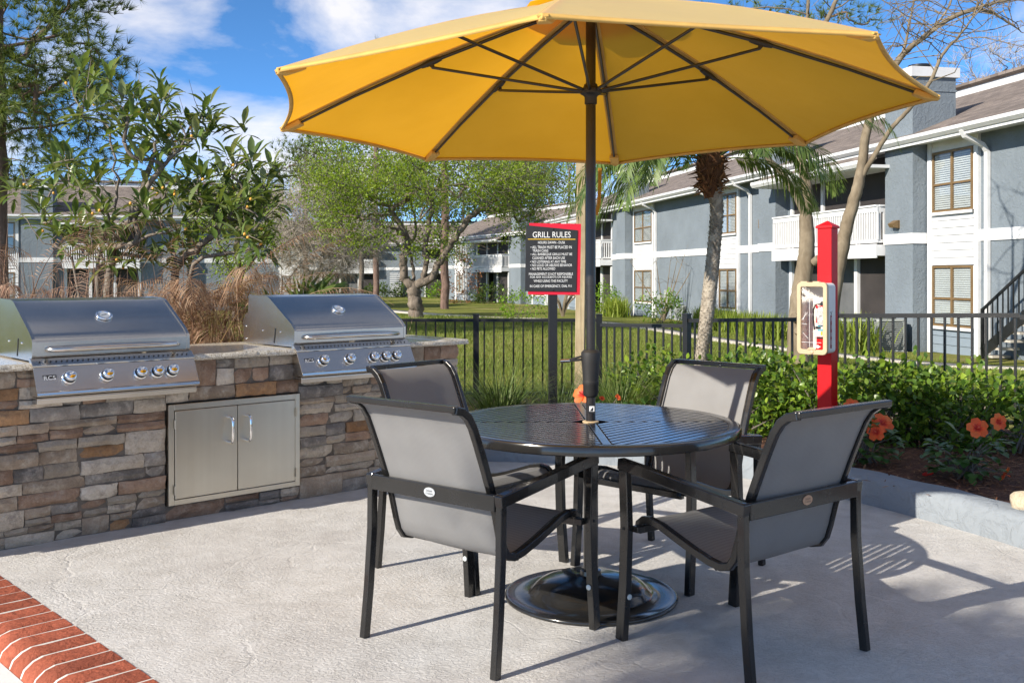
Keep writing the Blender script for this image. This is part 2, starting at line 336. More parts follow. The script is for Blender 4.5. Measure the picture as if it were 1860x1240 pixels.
PATIO = m_patio(); LAWN = m_lawn(); MULCH = m_mulch(); GRAN = m_granite(); SLING = m_sling(); CANOPY = m_canopy()
STONES = [m_stone('stone_tan', (.27,.20,.14), (.43,.34,.25), (.48,.41,.32)), m_stone('stone_buff', (.35,.285,.21), (.53,.45,.35), (.27,.22,.18)),
          m_stone('stone_brown', (.22,.135,.088), (.38,.255,.175), (.42,.32,.24)), m_stone('stone_grey', (.20,.172,.145), (.36,.315,.265), (.45,.40,.335)),
          m_stone('stone_charcoal', (.12,.105,.092), (.25,.222,.195), (.36,.32,.275)), m_stone('stone_rust', (.26,.135,.065), (.43,.255,.13), (.24,.15,.095)),
          m_stone('stone_cream', (.43,.36,.275), (.60,.52,.42), (.34,.28,.22))]
STEEL = m_steel('brushed_steel', (.60,.57,.53), .22, 0); STEELD = m_steel('door_steel', (.60,.55,.46), .34, 2)
CHROME = mat('chrome', (.82,.82,.82), .06, 1, .05, 8); DARKMET = mat('dark_metal', (.03,.03,.03), .35, .5, .2, 9)
BLACKPC = mat('black_powder_coat', (.011,.0105,.010), .24, 0, .2, 8, .12, 380, .5, .25, rvar=.06, bd=.001)
TABLEBLK = mat('table_black_enamel', (.016,.0155,.015), .17, 0, .2, 8, 0, 300, .55, .3, rvar=.03)
FENCEBLK = mat('fence_black', (.012,.0125,.013), .4, 0, .2, 3, .1, 200)
POLEBLK = mat('pole_bronze_black', (.018,.015,.013), .3, .0, .25, 20, .08, 200, .5, .15)
PLASTIC = mat('black_plastic', (.018,.017,.016), .55, 0, .15, 12, .35, 420, bd=.001)
STUCCO = m_stucco('blue_grey_stucco', (.168,.198,.226)); CURB = m_stucco('curb_stucco', (.235,.262,.29), 9, .5)
WHITE = mat('white_paint', (.62,.625,.63), .55, 0, .07, 3, .15, 60); SIDBLUE = mat('blue_siding', (.19,.235,.28), .6, 0, .1, 2)
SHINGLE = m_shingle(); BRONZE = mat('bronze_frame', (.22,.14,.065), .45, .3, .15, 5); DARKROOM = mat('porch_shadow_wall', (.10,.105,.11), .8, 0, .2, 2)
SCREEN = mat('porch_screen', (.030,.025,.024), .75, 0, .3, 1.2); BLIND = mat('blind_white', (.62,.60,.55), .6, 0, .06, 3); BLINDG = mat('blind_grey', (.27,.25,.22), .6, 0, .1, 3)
GLASS = m_glass('window_glass'); ACRYL = m_glass('clear_acrylic', (.97,.96,.95), .03)
REDP = mat('red_paint', (.52,.006,.010), .42, 0, .1, 7, .12, 90, .22); REDSIGN = mat('red_sign', (.62,.02,.045), .45, 0, .05, 6, spec=.25); BLKSIGN = mat('black_sign', (.022,.022,.023), .5, 0, .15, 9, .1, 500, bd=.0005)
LETTER = mat('letter_white', (.80,.80,.78), .5, 0, .02, 5); YEL = mat('yellow_rule', (.80,.50,.03), .5, 0, .04, 5); CREAM = mat('cream_plastic', (.46,.355,.215), .42, 0, .07, 9, .05, 200)
EXTRED = mat('extinguisher_red', (.62,.01,.012), .22, 0, .08, 8, coat=.3); PAPER = mat('paper_label', (.70,.70,.70), .6, 0, .05, 10); BAG = mat('plastic_bag', (.66,.67,.68), .3, 0, .3, 22, 1, 40, bd=.02)
CYAN = mat('label_cyan', (.05,.35,.45), .5); BROWNRED = mat('label_dark_red', (.26,.014,.03), .5)
WOOD = m_bark('treated_wood', (.26,.205,.125), (.41,.34,.22), .05, 34, .35)
BRICK = m_stone('painted_brick', (.29,.078,.042), (.35,.10,.058), (.25,.07,.042)); MORTAR = mat('white_mortar', (.60,.58,.54), .8, 0, .08, 9, .5, 120)
POOLW = mat('pool_plaster_white', (.72,.72,.70), .7, 0, .06, 4, .2, 60); GROUT = mat('stone_grout', (.15,.125,.10), .95, 0, .3, 14, .8, 50)
CONC = mat('path_concrete', (.46,.42,.36), .85, 0, .14, 1.2, .3, 30); TILEY = mat('canopy_hem', (.56,.34,.09), .85, 0, .12, 9)
TWIGL = mat('twig_pale', (.40,.355,.30), .9, 0, .2, 5)
BARKL = m_bark('loquat_bark', (.11,.092,.075), (.26,.225,.185), .3, 26); BARKE = m_bark('elm_bark', (.09,.072,.057), (.25,.205,.165), .4, 8); BARKP = m_bark('pine_bark', (.085,.055,.045), (.22,.15,.12), .35, 9)
BARKC = m_bark('smooth_bark', (.13,.10,.065), (.25,.205,.145), .35, 5, .4); BARKT = m_bark('palm_bark', (.16,.13,.10), (.46,.41,.33), .7, 22); TWIG = mat('twig_grey', (.15,.128,.105), .9, 0, .2, 5); FIBRE = leaf_mat('palm_fibre', [(.07,.03,.015), (.20,.09,.035), (.30,.16,.07), (.12,.05,.025)], .1, .9)
L_LOQ = leaf_mat('loquat_leaf', [(.065,.11,.03), (.11,.175,.04), (.17,.235,.06), (.08,.13,.032), (.26,.30,.14), (.07,.115,.03)], .32, .3)
L_HED = leaf_mat('hedge_leaf', [(.045,.095,.018), (.085,.165,.022), (.06,.125,.022), (.20,.31,.028), (.075,.14,.02), (.27,.37,.04), (.065,.13,.025)], .3, .35)
L_ELM = leaf_mat('elm_leaf', [(.15,.24,.022), (.24,.35,.03), (.32,.42,.05), (.19,.29,.028), (.10,.17,.02)], .48, .5)
L_OAK = leaf_mat('oak_leaf', [(.03,.06,.012), (.06,.11,.018), (.11,.17,.025), (.04,.075,.014)], .3, .5)
L_PIN = leaf_mat('pine_needle', [(.06,.10,.026), (.10,.15,.036), (.17,.21,.045), (.07,.115,.028)], .3, .5)
L_PAL = leaf_mat('palm_leaflet', [(.075,.13,.035), (.12,.19,.05), (.18,.24,.07), (.09,.15,.035)], .38, .4)
L_DRY = leaf_mat('dead_frond', [(.21,.12,.07), (.32,.205,.125), (.42,.29,.185), (.15,.075,.045), (.28,.155,.09)], .25, .8); L_DRYR = leaf_mat('dead_frond_red', [(.20,.11,.075), (.30,.18,.12), (.40,.28,.20), (.14,.07,.05)], .2, .8)
L_GRA = leaf_mat('grass_blade', [(.045,.085,.018), (.09,.15,.03), (.15,.21,.05), (.20,.24,.09), (.06,.11,.022)], .35, .45); L_LAW = leaf_mat('lawn_blade', [(.10,.16,.022), (.17,.23,.035), (.25,.27,.07), (.13,.19,.028)], .35, .6)
L_HIB = leaf_mat('hibiscus_leaf', [(.035,.085,.022), (.055,.125,.028), (.085,.165,.035), (.045,.105,.025)], .22, .28); L_BOX = leaf_mat('bright_shrub_leaf', [(.09,.19,.012), (.15,.28,.02), (.22,.36,.03), (.12,.23,.015)], .35, .45)
L_STR = leaf_mat('border_leaf', [(.13,.20,.02), (.20,.27,.03), (.28,.33,.06), (.10,.16,.02)], .35, .5); L_RUS = leaf_mat('russet_leaf', [(.16,.07,.03), (.25,.12,.05), (.10,.05,.03)], .2, .8)
PETAL = leaf_mat('hibiscus_petal', [(.85,.13,.03), (.90,.22,.06), (.82,.10,.03)], .35, .5); STAMEN = mat('stamen', (.75,.12,.04), .6); FRUIT = mat('loquat_fruit', (.72,.36,.05), .5, 0, .15, 20)
ROCK = m_stone('pale_rock', (.52,.43,.30), (.66,.57,.43), (.45,.36,.25)); CHIP = leaf_mat('bark_chip', [(.10,.04,.02), (.20,.09,.045), (.34,.19,.10), (.06,.025,.015)], .05, .9); ACGREY = mat('condenser_grey', (.30,.32,.31), .55, 0, .1, 4); ACDARK = mat('condenser_louvre', (.06,.065,.065), .6)
STICK = mat('sticker_black', (.02,.02,.02), .3); OVALW = mat('oval_silver', (.55,.57,.58), .35, .4, .08, 30); OVALB = mat('oval_copper', (.42,.26,.17), .4, .4, .08, 30); GREYDOT = mat('glide_grey', (.55,.58,.56), .5)

def petal_throat(m):
    N, L = m.node_tree.nodes, m.node_tree.links; b = N['Principled BSDF']; src = b.inputs['Base Color'].links[0].from_socket
    t = N.new('ShaderNodeTexCoord'); sp = N.new('ShaderNodeSeparateXYZ'); L.new(t.outputs['Object'], sp.inputs[0]); mr = N.new('ShaderNodeMapRange'); mr.inputs[1].default_value = .008; mr.inputs[2].default_value = .026; L.new(sp.outputs['Y'], mr.inputs[0])
    L.new(mixc(N, L, mr.outputs[0], (.42,.02,.02), src), b.inputs['Base Color'])
petal_throat(PETAL)

# ------------------------------------------------------------------ ground
def ground_z(x, y):
    a = -.06 if y < 11 else -.06 - .42*smooth01((y-11)/26) - .26*smooth01((y-34)/36)
    a -= .26*smooth01((x-3)/6)*smooth01((y-11)/9)*(1-smooth01((y-28)/14))
    return a + .47*math.exp(-((x+3.2)/7)**2-((y-31)/8)**2)
def grid_sheet(name, xs, ys, zf, m):
    V = [(x, y, zf(x, y)) for y in ys for x in xs]; n = len(xs)
    F = [(j*n+i, j*n+i+1, (j+1)*n+i+1, (j+1)*n+i) for j in range(len(ys)-1) for i in range(n-1)]
    return structure(np_mesh(name, V, F, m, smooth=True))
xs = [-600,-300,-150,-90]+[-60+2*i for i in range(61)]+[90,150,300,600]
ys = [7.6,8.4,9.2,10]+[11+1.2*i for i in range(70)]+[100,120,160,250,400,700]
grid_sheet('lawn', xs, ys, ground_z, LAWN)
base = MB().add([(-600,-400,-.35),(600,-400,-.35),(600,9,-.35),(-600,9,-.35)], [(0,1,2,3)]).build('terrain', CONC); structure(base)

CPO = Vector((-2.29, 4.43)); CDIR = Vector((.6945, -.7194)); CN = Vector((.719, .6945))     # inner edge of the coping
a = CPO - CDIR*5.5; b_ = CPO + CDIR*9
patio = MB().prism([(a.x, a.y), (b_.x, b_.y), (9, b_.y), (9, 3.2), (2.95, 3.2), (2.60, 4.9), (2.15, 5.85), (1.6, 6.65), (.85, 7.06), (-.2, 7.24), (-.9, 7.3), (-.9, 8.0), (a.x, a.y+1.2)], lambda u, v, h: (u, v, h), -.30, 0).build('patio', PATIO)
structure(patio)

# painted brick coping along the pool edge
cop = structure(MB().prism([(-.006, -.0005), (.19, -.0005), (.2235, -.0105), (.2525, -.0345), (.268, -.0695), (.272, -.1145), (.272, -.28), (-.006, -.28)],
    lambda u, v, h: (CPO.x+CDIR.x*h-CN.x*u, CPO.y+CDIR.y*h-CN.y*u, v), -2.4, 4.0).build('pool_coping', MORTAR))
prof = [(0.0, .004), (.19, .004), (.225, -.006), (.255, -.030), (.271, -.065), (.275, -.11), (.275, -.155)]
profi = [(0.0, -.03), (.18, -.03), (.2, -.04), (.225, -.06), (.24, -.09), (.245, -.12), (.245, -.155)]
def brick_mesh(seed):
    r = random.Random(seed); mb = MB(); w2 = .0515; vs = []; cols = [-w2, -w2+.006, w2-.006, w2]
    pr = [(0.0,.004),(.05,.004),(.10,.004),(.15,.004)]+prof[1:]
    for ci, h in enumerate(cols):
        for j, (u, z) in enumerate(pr):
            dn = -.005 if ci in (0, 3) else r.uniform(-.0012, .0015)
            du = -.005 if (ci in (0, 3) and j > 5) else 0
            vs.append((u+du, h+r.uniform(-.001,.001), z+(dn if j < 7 else 0)))
    n = len(pr); fs = [(i*n+j, i*n+j+1, (i+1)*n+j+1, (i+1)*n+j) for i in range(3) for j in range(n-1)]
    base_i = len(vs)
    for ci in (0, 3):
        for j, (u, z) in enumerate(pr): vs.append((u-(.03 if j > 6 else 0), cols[ci], z-.03))
    fs += [(base_i+j, base_i+j+1, j+1, j) for j in range(n-1)] + [(3*n+j, 3*n+j+1, base_i+n+j+1, base_i+n+j) for j in range(n-1)]
    return mb.add(vs, fs)
bm_ = []
for s_ in range(4):
    o = brick_mesh(s_).build('brick', BRICK, cop, smooth=50); bm_.append(o.data)
    bpy.data.objects.remove(o)
RB = Matrix(((-CN.x, CDIR.x, 0), (-CN.y, CDIR.y, 0), (0, 0, 1))).to_4x4()
for i in range(46):
    h = -2.3+i*.1155+random.uniform(-.002, .002)
    o = bpy.data.objects.new('brick', bm_[i % 4]); C.objects.link(o); o.parent = cop
    o.matrix_basis = Matrix.Translation((CPO.x+CDIR.x*h, CPO.y+CDIR.y*h, random.uniform(-.001, .001)-.001)) @ RB
# white lower pool ledge in front of the coping
q0 = CPO-CN*.27-CDIR*3; q1 = CPO-CN*.27+CDIR*5; q2 = q1-CN*1.2; q3 = q0-CN*1.2
structure(MB().prism([(q0.x,q0.y),(q3.x,q3.y),(q2.x,q2.y),(q1.x,q1.y)], lambda u, v, h: (u, v, h), -.30, -.058).build('pool_ledge', POOLW))

# curb wall round the planting bed (stuccoed, rounded top), and the mulch behind it
cp = [(2.92,3.1),(2.78,4.0),(2.51,4.87),(2.30,5.38),(2.057,5.85),(1.80,6.26),(1.50,6.60),(1.17,6.83),(.83,6.98),(.3,7.1),(-.22,7.16),(-.95,7.2)]
def spline(pts, n):
    out_ = []; m_ = len(pts)
    for i in range(m_-1):
        p0 = Vector(pts[max(i-1,0)]); p1 = Vector(pts[i]); p2 = Vector(pts[i+1]); p3 = Vector(pts[min(i+2, m_-1)])
        for k in range(n):
            t = k/n; out_.append(.5*((2*p1)+(p2-p0)*t+(2*p0-5*p1+4*p2-p3)*t*t+(3*p1-p0-3*p2+p3)*t**3))
    return out_+[Vector(pts[-1])]
cc = spline(cp, 5)
def off2(path, d):
    o_ = []
    for i, p in enumerate(path):
        t = (path[min(i+1,len(path)-1)]-path[max(i-1,0)]).normalized(); o_.append(p+Vector((t.y, -t.x))*d)     # to the right = away from patio
    return o_
cprof = [(0,-.02),(-.004,.03),(0,.09),(.006,.13),(.02,.152),(.05,.165),(.12,.168),(.17,.163),(.19,.15),(.195,.10),(.195,-.02)]
V = []
for u, z in cprof:
    for k, p in enumerate(off2(cc, u)): V.append((p.x, p.y, z+.004*math.sin(k*1.3+u*40)*(z > .1)))
n = len(cc); F = [(j*n+i, j*n+i+1, (j+1)*n+i+1, (j+1)*n+i) for j in range(len(cprof)-1) for i in range(n-1)]
curb = np_mesh('curb_wall', V, F, CURB, smooth=True); tag(curb, 'low curved grey stuccoed curb wall between patio and planting bed', 'curb wall')
inner = off2(cc, .17); outer = spline([(5.6,4.6),(4.9,6.5),(4.1,7.75),(3.9,8.0),(3.4,8.5),(3.0,9.0),(2.5,9.6),(1.9,10.3),(1.2,11.2),(.3,11.2),(-.6,11.2),(-2.5,11.2)], 5)
V = []; rows_ = 14
for j in range(rows_+1):
    t = j/rows_
    for i in range(n):
        p = inner[i].lerp(outer[i], t); far = min(1, max(0, (p.y-7.3)/2.8)); zb = .135-.175*smooth01(t)*(.35 if p.x > 2.4 else 1)*smooth01((8-abs(p.x-1))/8)*(1 if p.x < 2.2 else .4)
        V.append((p.x, p.y, zb+random.uniform(-.008,.010)))
F = [(j*n+i, (j+1)*n+i, (j+1)*n+i+1, j*n+i+1) for j in range(rows_) for i in range(n-1)]
mulch = np_mesh('mulch_bed', V, F, MULCH, smooth=True); structure(mulch)
BEDV = np.array(V)
def bed_z(x, y): return float(BEDV[np.argmin((BEDV[:,0]-x)**2+(BEDV[:,1]-y)**2), 2])
# loose bark chips
def frames(dirs, roll=None):
    d = dirs/np.linalg.norm(dirs, axis=1, keepdims=True); r = RNG.normal(size=d.shape) if roll is None else roll
    x = np.cross(d, r); x /= np.linalg.norm(x, axis=1, keepdims=True)+1e-9; z = np.cross(x, d); return np.stack([x, d, z], axis=2)
def scatter(name, T, TF, pos, rot, scl, m, parent=None, smooth=False):
    T = np.asarray(T, float); TF = np.asarray(TF); k = len(T); n = len(pos)
    scl = np.asarray(scl, float)
    if scl.ndim == 1: scl = scl[:, None]
    VV = np.einsum('nij,nkj->nki', rot, T[None]*scl[:, None, :]) + pos[:, None, :]
    FF = (TF[None]+(np.arange(n)*k)[:, None, None]).reshape(-1, TF.shape[1])
    return np_mesh(name, VV.reshape(-1, 3), FF, m, parent, smooth)
T_CHIP = [(-.5,0,0),(.5,0,.0),(.45,1,.1),(-.4,1,.06),(0,.5,.35)]; F_CHIP = [(0,1,4),(1,2,4),(2,3,4),(3,0,4)]
k_ = 5200; tt = RNG.random(k_)**1.3*rows_; ii = RNG.random(k_)*(n-1)
bi = BEDV.reshape(rows_+1, n, 3)[tt.astype(int).clip(0, rows_), ii.astype(int)]
pos = bi + np.c_[RNG.normal(0,.09,k_), RNG.normal(0,.09,k_), RNG.uniform(0,.012,k_)]
dirs = np.c_[RNG.normal(size=k_), RNG.normal(size=k_), RNG.normal(0,.25,k_)]
stuff(scatter('bark_chips', T_CHIP, F_CHIP, pos, frames(dirs, np.tile([0.,0,1], (k_,1))), np.c_[RNG.uniform(.006,.014,k_), RNG.uniform(.018,.055,k_), RNG.uniform(.008,.012,k_)], CHIP))

# concrete walk across the lawn
wp = spline([(-9,62),(-5.5,52),(-1.2,43),(1.5,37.5),(3.6,32.5),(4.9,27.5),(5.9,24),(7.3,20.8),(9.0,18.2),(11.5,16.6),(16,15.5)], 6)
V = []
for d in (-.6, .6):
    for p in off2(wp, d): V.append((p.x, p.y, ground_z(p.x, p.y)+.03))
for d in (-.6, .6):
    for p in off2(wp, d): V.append((p.x, p.y, ground_z(p.x, p.y)-.08))
n2_ = len(wp); F = [(i, i+1, n2_+i+1, n2_+i) for i in range(n2_-1)]+[(2*n2_+i, 2*n2_+i+1, i+1, i) for i in range(n2_-1)]+[(n2_+i, n2_+i+1, 3*n2_+i+1, 3*n2_+i) for i in range(n2_-1)]
structure(np_mesh('path', V, F, CONC))

# short grass on the lawn near the fence
T_BL = [(-.5,0,0),(.5,0,0),(.25,.6,.08),(-.2,.6,.08),(0,1,.25)]; 
def lawn_blades(k, x0, x1, y0, y1):
    x = RNG.uniform(x0, x1, k); y = y0+(y1-y0)*RNG.random(k)**1.4; z = np.array([ground_z(a, b) for a, b in zip(x, y)])
    d = np.c_[RNG.normal(0,.55,k), RNG.normal(0,.55,k), np.ones(k)]; s = RNG.uniform(.03,.075,k)*(1+y/40)
    return np.c_[x, y, z], frames(d), np.c_[s*.13, s, s]
p_, r_, s_ = lawn_blades(90000, -5, 9, 11.1, 32)
wx = np.array([[p.x, p.y] for p in wp]); dmin = np.min(np.hypot(p_[:,0,None]-wx[None,:,0], p_[:,1,None]-wx[None,:,1]), axis=1); kp = dmin > .9
stuff(scatter('lawn_grass', [(-.5,0,0),(.5,0,0),(0,1,.2)], [(0,1,2)], p_[kp], r_[kp], s_[kp], L_LAW))

# ------------------------------------------------------------------ stone grill counter (local x along the wall, -y towards the patio)
CANG = math.atan2(.671, .741)
counter = thing('stone_counter', 'stacked ledgestone outdoor kitchen counter with granite top', 'counter', (-2.5, 4.83, 0), CANG)
CX0, CX1, CTOP = -1.5, 2.89, .872
def stone_mesh(wd, ht, r):
    """one rough ledgestone, centred, front at -y"""
    nx = max(2, min(6, int(wd/.05)+1)); nz = 2 if ht < .07 else 3; vs = []; g = .0025
    for j in range(nz+1):
        for i in range(nx+1):
            edge = i in (0, nx) or j in (0, nz); x = -wd/2+g+(wd-2*g)*i/nx; z = -ht/2+g*.7+(ht-1.4*g)*j/nz
            cor = (i in (0, nx)) and (j in (0, nz))
            vs.append((x+r.uniform(-.004,.004), (.012 if edge else -.004)+r.uniform(-.005,.005)+(.004 if cor else 0), z+r.uniform(-.003,.003)*(1 if not edge else 1)-(0)))
    m_ = len(vs); vs2 = [(x, .045, z) for x, y, z in vs]; per = [i for i in range(nx+1)]+[(j)*(nx+1)+nx for j in range(1, nz+1)]+[nz*(nx+1)+i for i in range(nx-1, -1, -1)]+[j*(nx+1) for j in range(nz-1, 0, -1)]
    fs = [(j*(nx+1)+i, j*(nx+1)+i+1, (j+1)*(nx+1)+i+1, (j+1)*(nx+1)+i) for j in range(nz) for i in range(nx)]
    # inner bulge ring: pull the edge vertices in a little so each stone has a worn arris
    pv = []; 
    for k in per: pv.append(len(vs)+len(pv))
    vs += [vs2[k] for k in per]; L_ = len(per)
    fs += [(per[(k+1) % L_], per[k], pv[k], pv[(k+1) % L_]) for k in range(L_)]
    return MB().add(vs, fs)
def ledgestones(x0, x1, z0, z1, r):
    """interlocked bands -> rectangles"""
    out_ = []; z = z0
    while z1-z > .012:
        h = r.uniform(.06, .125)
        if z1-z-h < .06: h = z1-z
        x = x0
        while x1-x > .01:
            wd = r.uniform(.10, .36)
            if x1-x-wd < .10: wd = x1-x
            if h > .16 or (h > .078 and r.random() < .66):
                k = r.uniform(.36, .64); zc = z+h*k
                for (a, b) in ((z, zc), (zc, z+h)):
                    if wd > .2 and r.random() < .45: q = x+wd*r.uniform(.33, .67); out_ += [(x, q, a, b), (q, x+wd, a, b)]
                    else: out_.append((x, x+wd, a, b))
            else: out_.append((x, x+wd, z, z+h))
            x += wd
        z += h
    return out_
rs = random.Random(12); rects = []
rects += ledgestones(CX0, .838, 0, CTOP, rs)+ledgestones(.838, 1.658, 0, .080, rs)+ledgestones(.838, 1.658, .645, CTOP, rs)+ledgestones(1.658, CX1, 0, CTOP, rs)
core = MB().box((CX0, .022, 0), (.838, .74, CTOP)).box((.838, .022, 0), (1.658, .74, .082)).box((.838, .022, .643), (1.658, .74, CTOP)).box((1.658, .022, 0), (CX1-.02, .74, CTOP)).box((.838, .12, .082), (1.658, .74, .643))
core.build('core_wall', GROUT, counter)
wts = [26, 22, 20, 12, 7, 7, 14]
def put_stone(x0, x1, z0, z1, rotz=0, ox=None):
    if ox is None and z1 > .74 and z0 > .70 and ((x0 > .16 and x1 < .95) or (x0 > 1.63 and x1 < 2.42)): return   # behind the control panels
    o = stone_mesh(x1-x0, z1-z0, rs).build('ledgestone', rs.choices(STONES, wts)[0], counter, smooth=42)
    if ox is None: o.location = ((x0+x1)/2, rs.uniform(-.010, .012), (z0+z1)/2)
    else: o.location = (ox+rs.uniform(-.008,.008), (x0+x1)/2, (z0+z1)/2)
    o.rotation_euler = (rs.uniform(-.02,.02), rs.uniform(-.006,.006), rotz)
for q in rects: put_stone(*q)
for q in ledgestones(.02, .74, 0, CTOP, rs): put_stone(*q, rotz=R(90), ox=CX1)
def slab(x0, x1, y0, y1):
    r = random.Random(int(x0*100)); mb = MB(); m_ = max(2, int((x1-x0)/.03)); vs = []; pf = [(.004, .0), (-.003, .012), (.002, .024), (.012, .033)]
    for i in range(m_+1):
        x = x0+(x1-x0)*i/m_
        for j, (dy, dz) in enumerate(pf): vs.append((x, y0+dy+r.uniform(-.004,.004), CTOP+.002+dz+(r.uniform(-.002,.001) if j in (1,2) else 0)))
        vs += [(x, y1, CTOP+.035), (x, y1, CTOP+.002)]
    q = len(pf)+2; fs = [(i*q+j, (i+1)*q+j, (i+1)*q+(j+1) % q, i*q+(j+1) % q) for i in range(m_) for j in range(q)]
    fs += [tuple(range(q)), tuple(m_*q+j for j in range(q))[::-1]]
    mb.add(vs, fs).build('granite_slab', GRAN, counter, smooth=35)
G1, G2, GW = .147, 1.614, .82
slab(CX0-.02, G1+.005, -.035, .76); slab(G1+GW-.005, 1.36, -.035, .76); slab(1.362, G2+.005, -.035, .76); slab(G2+GW-.005, CX1+.05, -.035, .76)
slab(G1+.006, G1+GW-.006, .66, .76); slab(G2+.006, G2+GW-.006, .66, .76)

# access doors under the counter
cab = thing('access_doors', 'pair of stainless steel access doors set in the stone counter', 'cabinet', (-2.5, 4.83, 0), CANG)
x0, x1, z0, z1 = .845, 1.652, .086, .637
fr = MB().box((x0, -.009, z0), (x0+.032, .03, z1)).box((x1-.032, -.009, z0), (x1, .03, z1)).box((x0+.032, -.009, z0), (x1-.032, .03, z0+.03)).box((x0+.032, -.009, z1-.032), (x1-.032, .03, z1))
fr.box((x0+.032, .012, z0+.03), (x1-.032, .03, z1-.032)).build('frame', STEELD, cab, bevel=.002)
mid_ = (x0+x1)/2
for sgn, a, b in ((-1, x0+.035, mid_-.002), (1, mid_+.002, x1-.035)):
    d = MB().box((a, -.014, z0+.033), (b, .008, z1-.035)).build('door', STEELD, cab, bevel=.003)
    hx = mid_+sgn*.055
    h = MB().tube([(hx, -.014, .400), (hx, -.046, .398), (hx, -.060, .408), (hx, -.065, .425), (hx, -.067, .47), (hx, -.065, .515), (hx, -.060, .532), (hx, -.046, .542), (hx, -.014, .540)], [.011,.0095,.0085,.008,.0075,.008,.0085,.0095,.011], 10).build('handle', CHROME, d, smooth=60)
    for hz_ in (.17, .53): MB().tube([((x0+.031 if sgn < 0 else x1-.031), -.020, hz_-.025), ((x0+.031 if sgn < 0 else x1-.031), -.020, hz_+.025)], .006, 8).build('hinge', STEELD, cab, smooth=40)

